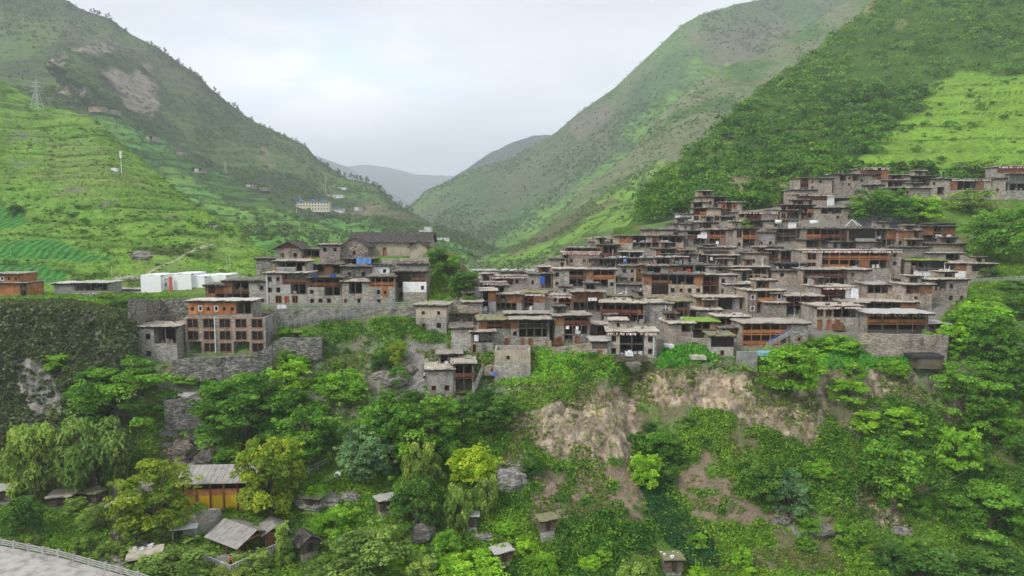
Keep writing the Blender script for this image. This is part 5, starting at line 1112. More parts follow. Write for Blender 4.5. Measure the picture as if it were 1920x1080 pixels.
fence('pale railing climbing the slope under the upper cluster', [(528,612),(590,602),(650,595),(700,583),(735,577)], 1.0, 'rail_grey', 1.2, -1.5, .06, solid=True)
fence('white railing along the road at the right edge', [(1818,530),(1870,528),(1930,525)], 1.0, 'rail_grey', 1.3, -1, .06, solid=True)
fence('short pale railing on the path beside the olive tree', [(552,902),(580,888),(612,872)], 1.1, 'rail_grey', 1.2, 0, .08)
fence('pale timber railing at the far left path', [(-10,862),(30,872),(60,885)], 1.0, 'rail_grey', 1.0, 0, .08)
def steps(label, pts, w, m='concrete'):
    Q = [hit(*p) or P(p[0], p[1], gD(*p)) for p in pts]; o = Q[0]; mb = MB()
    for a, b in zip(Q[:-1], Q[1:]):
        n = max(1, int((b-a).length/.55)); d = (b-a)/n; s = Vector((-d.y, d.x, 0)).normalized()*w/2; f = Vector((d.x, d.y, 0))*1.05
        for k in range(n):
            p = a+d*k-o+Vector((0, 0, .12+max(0, d.z))); mb.prism([p-s, p+s, p+s+f, p-s+f], (0, 0, -.9))
    ob = mb.build('stone_steps', m); ob.location = o; return tag(ob, label, 'steps')
steps('grey stone steps climbing from the grove towards the lone house', [(742,785),(741,765),(742,745)], 1.7)
steps('slanting stone path leading to the lone house', [(752,742),(772,726),(797,711)], 1.4)
FL = dict(ov=.02, fr=.02)
# ---------------------------------------------------------------- white buildings on the plateau
V('white block building with a red pilaster seen from behind', (265,303,517,557,'v/v','c',FL), (303,319,523,557,'W/W','t',dict(back=2,ov=.02,fr=.02)), (325,360,514,557,'v/v','c',FL), (360,385,519,557,'v/v','c',dict(back=1,ov=.02,fr=.02)), (385,425,517,545,'v','c',dict(back=4,ov=.02,fr=.02)), sm='W', D=186, name='white_building', cat='building', grp=None, T=9)
MB().box(-.35, .35, -.3, 0, 0, 5.5).build('red_pilaster', 'red_paint')
_rp = COL.objects[-1]; _rp.location = P(321.5, 557, 185.6); 
for _o in list(COL.objects):
    if _o.get('label', '').startswith('white block building'): _rp.parent = _o; _rp.matrix_parent_inverse = Matrix.Identity(4); _rp.location = P(321.5, 557, 185.4)-_o.location
V('long low white building with a flat roof and a row of windows', (205,268,541,560,'wWWWWWWWWw','t'), sm='w', D=188, name='white_building', cat='building', grp=None)
V('grey building with a long white roof and barred windows', (102,140,530,560,'cc/cc','t'), (140,203,529,560,'dddddd/CCCCCC','t'), sm='n', D=180, name='grey_building', cat='building', grp=None)
V('orange walled house with scaffolded open floors at the left edge', (-14,36,512,529,'OQOO','e'), (-20,50,529,557,'dddddd/GGGGdd','e',dict(rec=1.5)), sm='o', D=168, name='orange_house', grp=None)
V('roofless plastered stone ruin in the vegetable plots', (927,995,657,702,'yYyy/ssss','n',dict(T=6)), sm='c', name='ruined_house', grp=None)
V('rubble walled hut with faded plaster beside the green gully', (1000,1034,640,652,'ss','n',dict(T=3)), sm='b', grp=None, name='stone_hut', cat='hut')
for a in [(242,268,471,482,'wsd','g','small ruined whitewashed house on the green hill', 1, 's'), (386,402,419,427,'WW','g','small pale hut at the right foot of the green hill', 1, 's')]:
    pp = hit((a[0]+a[1])/2, a[3]); V(a[6], a[:6]+(dict(T=4),), sm='w', D=pp.y+2, name='hut', cat='hut', grp=None)
# far buildings on the left mountain
def far(label, *bl, which=4, **k):
    b = bl[0]; p = hit((b[0]+b[1])/2, b[3], which) or hit((b[0]+b[1])/2, b[3]); D = p.y-5 if p else 600
    return V(label, *bl, D=D, grp=k.pop('grp', 'farmhouses scattered on the left mountain'), name=k.pop('name', 'farmhouse'), T=k.pop('T', 12), ext=2, **k)
_f = far('cream four storey building with blue roof gables on the far terraces', (557,616,377,394,'ZZZZZZZZZZZ/ZZZZZZZZZZZ/ZZZZZZZZZZZ','t'), (546,557,383,394,'ZZ/ZZ','t'), sm='z', name='hotel_building', cat='building', grp=None)
def blue_gables(root, x, w, h, z, y):
    MB().prism([(x-w/2, y, z), (x+w/2, y, z), (x, y, z+h)], (0, 6, 0)).build('blue_gable', 'blue_sheet', root)
_s = _f.location.y/FPX
for gx in (-22, 0, 19): blue_gables(_f, gx*_s, 11*_s, 4.2*_s, 16*_s, -1)
far('low building with bright blue roof beside the cream building', (617,643,389,396,'WWWW','k'), sm='w', name='workshop', cat='building', grp=None)
_b = _f = [o for o in COL.objects if o.get('label', '').startswith('low building with bright blue')][0]
MB().box(-13*_s, 13*_s, -2, 13, 7*_s, 8.2*_s).build('blue_roof', 'blue_sheet', _b)
far('long pale retaining platform with a tall mast on the left mountain', (603,643,364,369,'ww','t'), sm='w', name='platform', cat='platform', grp=None)
far('pale farmhouse right of the blue roofed building', (664,680,387,394,'WS','g'), sm='c')
far('red roofed farmhouse under the rock cliff', (166,190,199,206,'OsO','e'), sm='b'); far('grey farmhouse right of the red roofed farmhouse', (192,216,205,211,'sSs','g'), sm='b')
far('small farmhouse on the ridge left of the terraces', (274,291,255,262,'WdS','g'), sm='b'); far('tiny pale farmhouse lower on the terraces', (326,341,283,288,'Ss','g'), sm='c')
far('dark roofed farmhouse in the middle of the terraces', (351,379,315,321,'SdWd','g'), sm='b'); far('cluster farmhouse left of the far cream building', (455,476,345,351,'sWs','g'), sm='b'); far('cluster farmhouse nearer the far cream building', (480,501,349,355,'SsS','g'), sm='b')
far('small hut with blue roof high on the far terraces', (634,648,350,354,'ww','k'), sm='w')
far('white tower house behind the long hall', (795,808,424,440,'WW/WW/WW','t'), (786,797,430,440,'W/W','t'), sm='w', name='tower_house', grp=None)
far('blue roofed house in the valley right of the long hall', (820,842,444,450,'WWW','k'), sm='w', name='valley_house', grp=None)
far('long grey building with many windows in the valley gap', (890,934,507,523,'ZZZZZZZZZZ/ZZZZZZZZZZ/ZZZZZZZZZZ','t'), sm='n', name='valley_building', cat='building', grp=None, which=None)
# ---------------------------------------------------------------- pylons, masts, poles
def pylon(label, px, yb, h_px, which=None):
    p = hit(px, yb, which) or hit(px, yb); s = p.y/FPX; H = h_px*s; root = empty('pylon', p-Vector((0, 0, 1))); tag(root, label, 'pylon', 'power pylons on the left hills'); b = H*.14; r = H*.006
    for sx in (-1, 1):
        for sy in (-1, 1): MB().bar((sx*b, sy*b, 0), (sx*b*.28, sy*b*.28, H*.62), r*1.3, r, 4).bar((sx*b*.28, sy*b*.28, H*.62), (0, 0, H), r, r*.7, 4).build('leg', 'steel', root)
    br = MB(); z = 0
    for k in range(7):
        z2 = H*.62*(k+1)/7; w1 = b+(b*.28-b)*z/(H*.62); w2 = b+(b*.28-b)*z2/(H*.62)
        for sy in (-1, 1): br.bar((-w1, sy*w1, z), (w2, sy*w2, z2), r*.7, None, 3); br.bar((w1, sy*w1, z), (-w2, sy*w2, z2), r*.7, None, 3)
        z = z2
    br.build('bracing', 'steel', root)
    for zz, L in ((.62, .2), (.74, .17), (.86, .13)):
        MB().bar((-H*L, 0, H*zz), (H*L, 0, H*zz), r*1.1, None, 4).bar((-H*L, 0, H*zz), (0, 0, H*(zz+.06)), r*.6, None, 3).bar((H*L, 0, H*zz), (0, 0, H*(zz+.06)), r*.6, None, 3).build('cross_arm', 'steel', root)
pylon('large lattice pylon on the shoulder of the green hill', 70, 205, 60, 1); pylon('smaller lattice pylon at the edge of the far terraces', 423, 326, 27, 4)
def pole(label, px, yb, h_px, m='rail_white', which=None, cat='pole', r=None, name='pole', dD=0):
    p = hit(px, yb, which) or hit(px, yb); p = P(px, yb, p.y+dD); s = p.y/FPX; H = h_px*s; r = r or max(.09, .45*s)
    o = MB().bar((0, 0, -1.5), (0, 0, H), r, r*.7, 6).bar((-H*.08, 0, H*.9), (H*.08, 0, H*.9), r*.6, None, 4).build(name, m); o.location = p; return tag(o, label, cat)
pole('tall mast standing on the pale platform', 611, 366, 36, which=4); pole('white pole behind the gabled tiled house', 562, 440, 22, which=4); pole('thin pole below the cream far building', 556, 400, 16, which=4)
pole('pole left of the cream far building', 563, 377, 14, which=4); pole('white pole on the green hill above the white building', 210, 518, 18, which=1); pole('white pole at the right foot of the green hill', 431, 502, 26, which=1); pole('shorter pole beside the right foot pole', 426, 502, 11, which=1)
pole('tall thin pole rising in front of the tan roofed house', 1097, 586, 45, 'wood_grey', dD=-2); pole('leaning flag pole beside the mauve house', 1411, 590, 55, 'wood_grey', dD=-2); pole('thin pole beside the red timber house', 1500, 592, 50, 'wood_grey', dD=-2)
pole('thin pole before the dark long house', 1574, 465, 52, 'wood_grey', dD=-2); pole('thin pole before the plank fronted house', 1693, 478, 48, 'wood_grey', dD=-2)
p = hit(228, 325, 1); s = p.y/FPX; r = empty('cell_mast', p); tag(r, 'white telecom mast on the edge of the green hill', 'mast')
MB().bar((0, 0, -1), (0, 0, 38*s), .16, .1, 8).build('pole', 'white_metal', r)
for z in (28, 34): MB().box(-.4, .4, -.3, .3, z*s, z*s+1.6).build('antenna', 'white_metal', r)
MB().box(-4, -1.6, -1, 1, -1, 2.2).build('cabinet', 'white', r)
for i, (x, y, h) in enumerate([(1035, 560, 26), (1240, 500, 24), (1332, 540, 22), (1640, 575, 28), (1735, 545, 24), (1206, 575, 24), (1540, 590, 26), (1460, 425, 18)]):
    pole(['thin pole at the fringe house corner', 'thin pole over the four window house', 'thin pole left of the orange posted house', 'thin pole behind the pale metal roof', 'thin pole by the tall brown stone house', 'thin pole behind the red timber galleries', 'thin pole between the two fringed fronts', 'thin pole by the white roof tank'][i], x, y, h, 'wood_grey', dD=-1)
# ---------------------------------------------------------------- small things in the village
def boxy(name, label, cat, px, py, w, h, d, m, which=0, dD=0, rz=0, jit=.0, D=None, z=0):
    D = D or gD(px, py); p = P(px, py, D+dD); s = p.y/FPX; mb = MB(); W, H = w*s, h*s
    n = 6; 
    for i in range(n):
        for j in range(2): x = -W/2+W*i/n; mb.box(x, x+W/n+.02*(j-1), j*d/2, (j+1)*d/2, 0, H*(1+random.uniform(-jit, jit)))
    if jit: mb.jit(.04)
    o = mb.build(name, m); o.location = p+Vector((0, 0, z)); o.rotation_euler.z = rz; return tag(o, label, cat)
def drape(name, label, cat, px, y0, y1, w, m, D, n=8, sag=.15):
    a = P(px, y0, D); s = D/FPX; W = w*s; H = (y1-y0)*s; mb = MB()
    for j in range(n+1):
        for i in range(n+1): x = -W/2+W*i/n; mb.v.append((x*(1+.05*math.sin(j*1.7)), math.sin(i*1.9+j*.3)*sag-.1*j/n, -H*j/n+random.uniform(-.02, .02)-abs(x)*.02))
    for j in range(n):
        for i in range(n): q = j*(n+1)+i; mb.f.append((q, q+n+1, q+n+2, q+1))
    o = mb.build(name, m, None, True); o.location = a; return tag(o, label, cat)
drape('plastic_sheet', 'long white plastic sheet hanging down the wall of the upper cluster', 'sheet', 528, 571, 609, 17, 'cloth_white', 144)
drape('awning', 'blue awning stretched under the long hall', 'awning', 682, 484, 495, 28, 'blue_sheet', gD(690, 497)-1.5); drape('tarpaulin', 'blue tarpaulin on the roof left of centre in the upper cluster', 'tarpaulin', 624, 514, 519, 14, 'cloth_blue', gD(610, 570)-1.2, sag=.3)
drape('tarpaulin', 'small blue and green tarpaulin on the same roof further left', 'tarpaulin', 592, 515, 519, 9, 'cloth_blue', gD(610, 570)-1.2, sag=.3); drape('towel', 'light blue towel hanging below the red timber galleries', 'towel', 1156, 600, 613, 13, 'cyan', gD(1140, 634)-1.1)
drape('blue_cloth', 'deep blue cloth hanging in a doorway at the left rows', 'cloth', 1017, 518, 533, 9, 'cloth_blue', gD(1015, 540)-.6); drape('sheet', 'white cloth drying on the open terrace by the gully', 'laundry', 893, 628, 640, 8, 'cloth_white', gD(905, 664)-.8)
drape('banner', 'white banner panel on the fringed house right of centre', 'banner', 1603, 541, 566, 13, 'cloth_white', gD(1570, 571)-.3)
drape('bedding', 'red bedding hanging over a gallery rail in the middle row', 'bedding', 1291, 504, 509, 9, 'cloth_red', gD(1304, 520)-.5); drape('bedding', 'patterned white and tan cloth over the gallery rail of the tan roofed house', 'bedding', 1111, 558, 564, 16, 'cloth_white', gD(1100, 585)-.5)
for i, (x, y, w, D, lb) in enumerate([(1262,519,8,(1261,552),'white laundry hanging in the broad gallery left of its middle'), (1270,519,7,(1261,552),'white laundry hanging at the middle of the broad gallery'), (1286,523,5,(1261,552),'single white shirt at the right of the broad gallery'), (1324,534,7,(1347,554),'white cloth in the red brown stair bay'),
  (1064,611,6,(1074,645),'white laundry left in the grey stone gallery'), (1082,612,5,(1074,645),'white laundry right in the grey stone gallery'), (1334,482,4,(1341,500),'white cloth in the loft below the stone parapet'), (1312,440,8,(1300,462),'white cloth in the dark timbered house'), (1345,452,5,(1345,462),'white cloth under the orange rail'), (1760,440,12,(1760,456),'row of pale clothes drying under the twin plank bays'),(1779,440,8,(1760,456),'short row of dark clothes drying under the twin plank bays')]):
    drape('laundry', lb, 'laundry', x, y, y+6, w, 'cloth_white', gD(*D)-.2, 5, .08)
def tank(label, px, y0, y1, w, D, m='white_metal', horiz=True):
    a = P(px, y1, D); s = D/FPX; mb = MB(); H = (y1-y0)*s; W = w*s
    if horiz: mb.bar((-W/2, 0, H/2+.1), (W/2, 0, H/2+.1), H/2, None, 12); mb.box(-W*.3, -W*.2, -H*.3, H*.3, 0, H*.3); mb.box(W*.2, W*.3, -H*.3, H*.3, 0, H*.3)
    else: mb.lathe([(.01, 0), (W/2, 0), (W/2, H*.85), (W*.3, H), (.01, H)], k=14)
    o = mb.build('water_tank', m, None, True); o.location = a; return tag(o, label, 'water tank')
tank('white horizontal water tank on the long low roof high up', 1459, 413, 420, 11, gD(1450, 428)-.8); tank('bright blue barrel on the dim open terrace', 1172, 486, 493, 6, gD(1195, 498)-.9, 'blue_sheet', False); tank('white conical tank on the rooftop above the largest orange house', 1572, 456, 468, 9, 196, 'white_metal', False)
tank('small silver tank on the roof near the centre', 1454, 530, 541, 7, gD(1435, 587)+5, 'steel', False); tank('white tank on a roof beside the blue glints', 1526, 414, 421, 14, gD(1520, 462)+3); tank('steel tank on the roof left of the mauve house', 1270, 560, 566, 8, gD(1277, 604)+4, 'steel', False)
boxy('log_pile', 'log pile under a torn black cover below the high retaining wall', 'log pile', 1744, 692, 50, 22, 3, 'wood_grey', dD=-1, jit=.1); boxy('cover', 'black sheet roof over the log pile below the high wall', 'cover', 1743, 671, 58, 4, 3.6, 'dark_roof', D=gD(1744, 692)-1.3, jit=.2)
boxy('timber_stack', 'long stack of old timber before the loggia house', 'timber stack', 1185, 678, 60, 9, 2.5, 'wood_grey', dD=-2, jit=.2); boxy('white_bundle', 'white wrapped bundle lying on the old timber', 'bundle', 1181, 668, 14, 7, 1.6, 'cloth_white', D=gD(1185, 678)-1.8, jit=.1)
boxy('coop', 'small pale covered coop in the maize at the cliff edge', 'coop', 1311, 675, 28, 7, 2, 'roof_e', dD=-1, jit=.1); boxy('plastic_bundle', 'white plastic bundle beside the grey end wall', 'bundle', 1256, 655, 17, 8, 1.8, 'cloth_white', dD=-.5, jit=.15)
boxy('firewood_pile', 'reddish round pile of firewood by the three orange doors', 'firewood', 1576, 620, 18, 11, 1.6, 'wood_brown', dD=-1, jit=.35); boxy('firewood_pile', 'reddish firewood heap above the maize terrace', 'firewood', 1300, 650, 22, 7, 1.6, 'redbrown', dD=-.5, jit=.3); boxy('firewood_pile', 'brown twig heap beside the grey stone gallery house', 'firewood', 1046, 648, 14, 10, 1.6, 'redbrown', dD=-1, jit=.4)
boxy('tarpaulin', 'pale blue tarpaulin over goods at the cliff edge', 'tarpaulin', 1440, 668, 30, 7, 2, 'cyan', dD=-1.2, jit=.15); boxy('rubble_heap', 'heap of planks and rubble with blue plastic by the ruin', 'rubble', 921, 704, 26, 12, 2, 'stone_b', dD=-1, jit=.5)
boxy('blue_plastic', 'scrap of bright blue plastic on the rubble by the ruin', 'plastic', 927, 705, 9, 5, .8, 'blue_sheet', D=gD(921, 704)-1.6, jit=.3)
boxy('flat_slab', 'flat pinkish slab with a blue sheet on the patch wall', 'slab', 340, 748, 30, 5, 3, 'roof_t', dD=-2, jit=.1)
# pale cloth streamers meeting at a point above the roofs
p = P(1597, 424, 196); s = p.y/FPX; mb = MB()
for a, b in (((-13, 0), (0, 22)), ((13, 0), (0, 22)), ((20, 1), (0, 22))): mb.bar((a[0]*s*.9, 0, a[1]*s*.4), (0, 0, b[1]*s*.55), .12, .1, 5)
o = mb.build('streamers', 'cloth_white'); o.location = p-Vector((0, 0, 0)); tag(o, 'white streamers meeting at a point above the wide roofs', 'streamers')
# stairs
def stair(label, px0, py0, px1, py1, D, w, m, rail):
    a = P(px0, py0, D); b = P(px1, py1, D+.6); root = empty('stair', a); tag(root, label, 'stairs'); n = 12; mb = MB(); d = (b-a)/n
    for k in range(n): p = d*k; mb.box(min(p.x, p.x+d.x), max(p.x, p.x+d.x), 0, w, p.z-.35, p.z+d.z)
    mb.build('treads', m, root)
    r = MB(); r.bar((0, -.04, .9), tuple(b-a+Vector((0, -.64, .9))), .06, None, 5)
    for k in range(0, n+1, 2): p = d*k; r.bar((p.x, -.04, p.z), (p.x, -.04, p.z+.9), .04, None, 4)
    r.build('handrail', rail, root)
stair('blue railed outside stair of the bright orange gallery house', 1441, 646, 1482, 622, gD(1452, 664)-1.6, 1.2, 'cement', 'cloth_blue'); stair('stone stair with pale edge beside the lone house', 885, 740, 906, 690, gD(880, 738)-1.5, 1.4, 'stone_c', 'rail_grey')
# ---------------------------------------------------------------- valley bottom
def granary(label, px, yb, w, h, rf='roof_t', rz=.4, D=None, gable=False, wallm='wood_grey'):
    p = hit(px, yb, 0) or P(px, yb, gD(px, yb)); s = p.y/FPX; W = w*s*.78; H = h*s; root = empty('granary', p, rz); tag(root, label, 'granary', 'timber granaries in the valley'); d = W*.85
    st = H*.3
    f = MB(); f.box(-W*.46, W*.46, -d*.46, d*.46, -1.2, st).jit(.05).build('stone_base', 'stone_c', root)
    b = MB(); n = 7
    for k in range(n): z = st+(H*.88-st)*k/n; e = .05 if k % 2 else 0; b.box(-W/2-e, W/2+e, -d/2-e, d/2+e, z, z+(H*.88-st)/n-.02)
    b.build('log_wall', wallm, root); MB().box(-.35, .35, -d/2-.14, -d/2-.06, st+.2, H*.78).build('door', 'wood_dark', root)
    if gable: gable_roof(root, -W/2, W/2, -d/2, d/2, H*.88, H*.28, 'y', 'wood_grey')
    else: slab_roof(root, -W/2, W/2, -d/2, d/2-.1, H*.9, {'roof_t': 't', 'roof_m': 'm', 'roof_e': 'e'}[rf], .38, .12, 0, .45)
for a in [('granary with pale square slab roof at the bottom centre', 940, 1058, 42, 34, 'roof_t', .45), ('granary with mossy roof standing alone mid slope', 1024, 1002, 38, 38, 'roof_m', .25), ('granary with mossy dark roof at the bottom right of centre', 1259, 1078, 42, 42, 'roof_m', .1),
 ('granary with white slab roof beside the bushy dark tree', 724, 962, 42, 34, 'roof_t', .5), ('low log granary with moss roof left of the olive tree path', 592, 956, 38, 30, 'roof_m', -.3), ('log hut at the foot of the willows', 120, 952, 48, 30, 'roof_e', .2), ('log hut with moss roof between the willows', 178, 948, 40, 32, 'roof_m', -.2),
 ('log hut with a brownish roof behind the spreading yellow tree', 232, 972, 48, 34, 'roof_e', .1), ('log hut at the far left edge behind the willow', 12, 945, 44, 36, 'roof_t', .1), ('broad log hut with long pale roof at the bottom left stream', 275, 1065, 66, 34, 'roof_e', .35), ('narrow brick pillar hut half behind the drooping willows', 885, 996, 26, 38, 'roof_t', 0)]: granary(*a)
granary('granary with grey tiled gable roof right of the pavilion deck', 576, 1042, 44, 40, gable=True, rz=.7)
# yellow pavilion
p = P(345, 958, gD(405, 958)); s = p.y/FPX; root = empty('yellow_pavilion', p, math.radians(4)); tag(root, 'long yellow and orange boarded pavilion with pale sheet roof in the valley', 'pavilion')
L = 128*s; MB().box(0, L, 0, .25, -.4, 30*s).build('yellow_boards', 'yellow', root); MB().box(0, L, -.06, .2, 30*s+.003, 42*s).build('orange_boards', 'orange', root)
MB().box(0, L, .3, 5, -1.5, 29*s).build('floor', 'wood_grey', root); MB().box(0, L, 3.4, 3.7, 29*s, 55*s).build('back_wall', 'cement', root)
for k in range(6): MB().box(k*L/5-.12, k*L/5+.12, -.2, .08, -.6, 55*s).build('post', 'wood_brown', root)
MB().box(.2, L-.2, 1.6, 3.0, 42*s-.9, 42*s-.3).build('table', 'wood_dark', root)
rf = MB(); nx = 14
for i in range(nx):
    for j in range(3): x0 = -1+(L+2)*i/nx; y0 = -.9+j*1.5; rf.prism([(x0, y0, 56*s+j*.5), (x0+(L+2)/nx-.05, y0, 56*s+j*.5), (x0+(L+2)/nx-.05, y0+1.55, 56*s+(j+1)*.5+.04), (x0, y0+1.55, 56*s+(j+1)*.5+.04)], (0, 0, .12))
rf.build('roof', 'board_roof', root)
wall('curved grey stone wall below the yellow pavilion', [(340,962,992),(360,960,990),(405,956,980),(412,957,975)], 'stone_c', dD=-2.0)
# open gabled pavilion and its deck
p = hit(452, 1028, 0); s = p.y/FPX; root = empty('gabled_pavilion', p, math.radians(58)); tag(root, 'open pavilion with pale gabled board roof on the deck', 'pavilion')
W, Dp, Hh = 5.4, 6.2, 2.5
for x in (-W/2+.3, W/2-.3):
    for y in (-Dp/2+.3, 0, Dp/2-.3): MB().box(x-.12, x+.12, y-.12, y+.12, -.3, Hh).build('post', 'wood_brown', root)
for sx in (-1, 1):
    m = MB()
    for j in range(3):
        for i in range(8):
            y0 = -Dp/2-.8+(Dp+1.6)*i/8; a0 = j/3; a1 = (j+1)/3+.03; e = W/2+.8
            m.prism([(sx*e*(1-a0), y0, Hh-.35+1.5*a0), (sx*e*(1-a0), y0+(Dp+1.6)/8-.04, Hh-.35+1.5*a0), (sx*e*(1-min(a1, 1)), y0+(Dp+1.6)/8-.04, Hh-.35+1.5*a1+.04), (sx*e*(1-min(a1, 1)), y0, Hh-.35+1.5*a1+.04)], (0, 0, .1))
    m.build('roof_slope', 'board_roof', root)
MB().bar((-W/2, -Dp/2+.2, Hh-.1), (W/2, -Dp/2+.2, Hh-.1), .1, None, 5).bar((-W/2, -Dp/2+.2, Hh-.1), (0, -Dp/2+.2, Hh+1.1), .09, None, 5).bar((W/2, -Dp/2+.2, Hh-.1), (0, -Dp/2+.2, Hh+1.1), .09, None, 5).build('truss', 'orange', root)
for (x, y) in ((-1.2, -1.6), (1.3, .4), (-1.1, 1.7)): MB().box(x-.7, x+.7, y-.4, y+.4, .85, .93).box(x-.55, x-.45, y-.3, y+.3, .1, .85).box(x+.45, x+.55, y-.3, y+.3, .1, .85).build('table', 'wood_red', root)
dk = MB().box(-W/2-3, W/2+4, -Dp/2-2.2, Dp/2+1.5, -1.6, .05).build('deck', 'concrete'); dk.location = p; dk.rotation_euler.z = math.radians(58); tag(dk, 'grey stone deck under the gabled pavilion', 'deck')
q = [p+Matrix.Rotation(math.radians(58), 3, 'Z') @ Vector(v) for v in ((-W/2-2.9, Dp/2+1.4, .05), (-W/2-2.9, -Dp/2-2.1, .05), (W/2+3.9, -Dp/2-2.1, .05), (W/2+3.9, -1, .05))]
root = empty('balustrade', q[0]); tag(root, 'pale balustrade round the pavilion deck', 'balustrade'); rl = MB(); nb = 0
for a, b in zip(q[:-1], q[1:]):
    n = int((b-a).length/.45); rl.bar(a-q[0]+Vector((0, 0, 1)), b-q[0]+Vector((0, 0, 1)), .09, None, 5)
    for k in range(n): v = a+(b-a)*k/n-q[0]; MB().box(v.x-.07, v.x+.07, v.y-.07, v.y+.07, 0, 1).build('baluster', 'rail_white', root)
rl.build('top_rail', 'rail_white', root)
p2 = hit(513, 1018, 0); root = empty('board_shed', p2, math.radians(30)); tag(root, 'small board shed with pale gabled roof beside the open pavilion', 'shed')
b = MB()
for k in range(8): b.box(-1.5, 1.5, -1.6, 1.6, .05+k*.3, .33+k*.3)
b.build('board_wall', 'wood_brown', root); 
for sx in (-1, 1): MB().prism([(sx*2.1, -2.1, 2.2), (sx*2.1, 2.1, 2.2), (0, 2.1, 3.3), (0, -2.1, 3.3)], (0, 0, .12)).build('roof_slope', 'board_roof', root)
p3 = hit(348, 1010, 0); root = empty('canopy', p3, .3); tag(root, 'small white roofed canopy left of the pavilion deck', 'canopy'); MB().prism([(-1.9, -1.4, 2), (1.9, -1.4, 2), (1.9, 1.6, 2.5), (-1.9, 1.6, 2.5)], (0, 0, .15)).build('roof', 'white_metal', root)
for x in (-1.6, 1.6): MB().bar((x, -1.1, -.5), (x, -1.1, 2), .07, None, 6).build('post', 'steel', root)
# road with railing in the bottom left corner
Q = [P(-260, 985, 84), P(0, 1028, 80), P(110, 1050, 77), P(260, 1092, 73), P(420, 1150, 68)]
mb = MB(); mw = MB(); o0 = Q[1]
for i, a in enumerate(Q): a = a-o0; mb.v += [tuple(a), (a.x-9, a.y-34, a.z)]; mw.v += [(a.x, a.y, a.z-.01), (a.x+.5, a.y+.9, a.z-9)]
for i in range(len(Q)-1): mb.f.append((2*i, 2*i+1, 2*i+3, 2*i+2)); mw.f.append((2*i, 2*i+2, 2*i+3, 2*i+1))
o = mb.build('road', 'concrete'); o.location = o0; o['kind'] = 'structure'; o = mw.build('retaining_wall', 'stone_c'); o.location = o0; tag(o, 'concrete faced wall carrying the road in the bottom left corner', 'wall')
mk = MB()
for a, b in zip(Q[:-1], Q[1:]):
    a = a-o0; b = b-o0; d = (b-a).normalized(); s = Vector((d.y, -d.x, 0)); mk.prism([a, b, b+s*.55, a+s*.55], (0, 0, .35))
o = mk.build('kerb', 'concrete'); o.location = o0; o['kind'] = 'structure'
root = empty('road_railing', o0); tag(root, 'concrete railing along the road in the bottom left corner', 'railing'); rl = MB()
for a, b in zip(Q[:-1], Q[1:]):
    n = int((b-a).length/2.2)
    for k in range(n): v = a+(b-a)*k/n-o0; MB().box(v.x-.13, v.x+.13, v.y-.13, v.y+.13, v.z+.35, v.z+1.25).build('post', 'rail_grey', root)
    for h in (.6, .85, 1.1): rl.bar(a-o0+Vector((0, 0, h)), b-o0+Vector((0, 0, h)), .07, None, 5)
rl.build('rail', 'rail_grey', root)
# stream with boulders beside the road
def rock(label, px, py, w, h, m='rock', seed=0, which=0, group='boulders on the slopes and in the stream', name='boulder'):
    p = hit(px, py, which)
    if p is None: return
    s = p.y/FPX; bm_ = __import__('bmesh').new(); __import__('bmesh').ops.create_icosphere(bm_, subdivisions=4, radius=1); co = np.array([v.co[:] for v in bm_.verts]); k = .55+.9*ridged(co*1.3+seed*7.1, 4, seed)+.25*fbm(co*5, 3, seed)
    for v, f in zip(bm_.verts, k): v.co = Vector((v.co.x*f*w*s/2, v.co.y*f*w*s*.35, v.co.z*f*h*s/2))
    me = bpy.data.meshes.new(name); bm_.to_mesh(me); bm_.free(); me.materials.append(M(m)); o = bpy.data.objects.new(name, me); COL.objects.link(o); o.location = p; return tag(o, label, 'boulder', group)
RK = [(955,905,56,42,'craggy grey outcrop right of the yellow green tree'), (742,712,40,26,'grey boulder under the knoll left of the steps'), (765,698,30,24,'large brown boulder at the foot of the knoll'), (715,706,24,16,'pale flat boulder on the green knoll'), (600,940,70,26,'pale flat rock beside the log granary'),
 (655,932,36,16,'pale rock right of the log granary'), (780,905,26,36,'brown boulder between the willows'), (690,1000,30,16,'dark rock in the scrub below the white roofed granary'), (792,1000,56,30,'grey stony bank under the bushy tree'), (905,1005,36,12,'pale flat rock beside the pillar hut'),
 (212,1050,40,20,'pale boulder in the stream by the road'), (240,1036,30,16,'wet boulder upstream beside the road'), (226,1066,34,16,'flat grey boulder lowest in the stream'), (198,1040,22,12,'small boulder near the road railing'), (262,1020,26,12,'small boulder above the broad log hut'),
 (1540,995,40,16,'grey rock pile at the bottom of the right slope'), (1775,1048,26,20,'leaning grey boulder at the bottom right'), (1690,998,30,16,'pale rock on the right slope'), (1465,975,26,12,'small rock beside the bare dirt'), (240,1010,50,46,'dark rocky bank beside the spreading yellow tree'),
 (345,850,44,40,'bare grey rock face under the patch wall'), (388,866,34,34,'streaked grey rock face among the walnuts'), (1135,1070,20,10,'small grey stone in the bottom undergrowth'), (268,482,30,18,'pale rock outcrop below the ruined hut on the green hill'), (655,1072,30,12,'pale stones at the bottom edge'), (800,1085,16,8,'small stone at the bottom edge near centre')]
for i, (x, y, w_, h_, lb) in enumerate(RK): rock(lb, x, y, w_, h_, 'rock_dark' if i in (2, 6, 7, 19, 20, 21) else 'rock', i, None if i == 23 else 0)
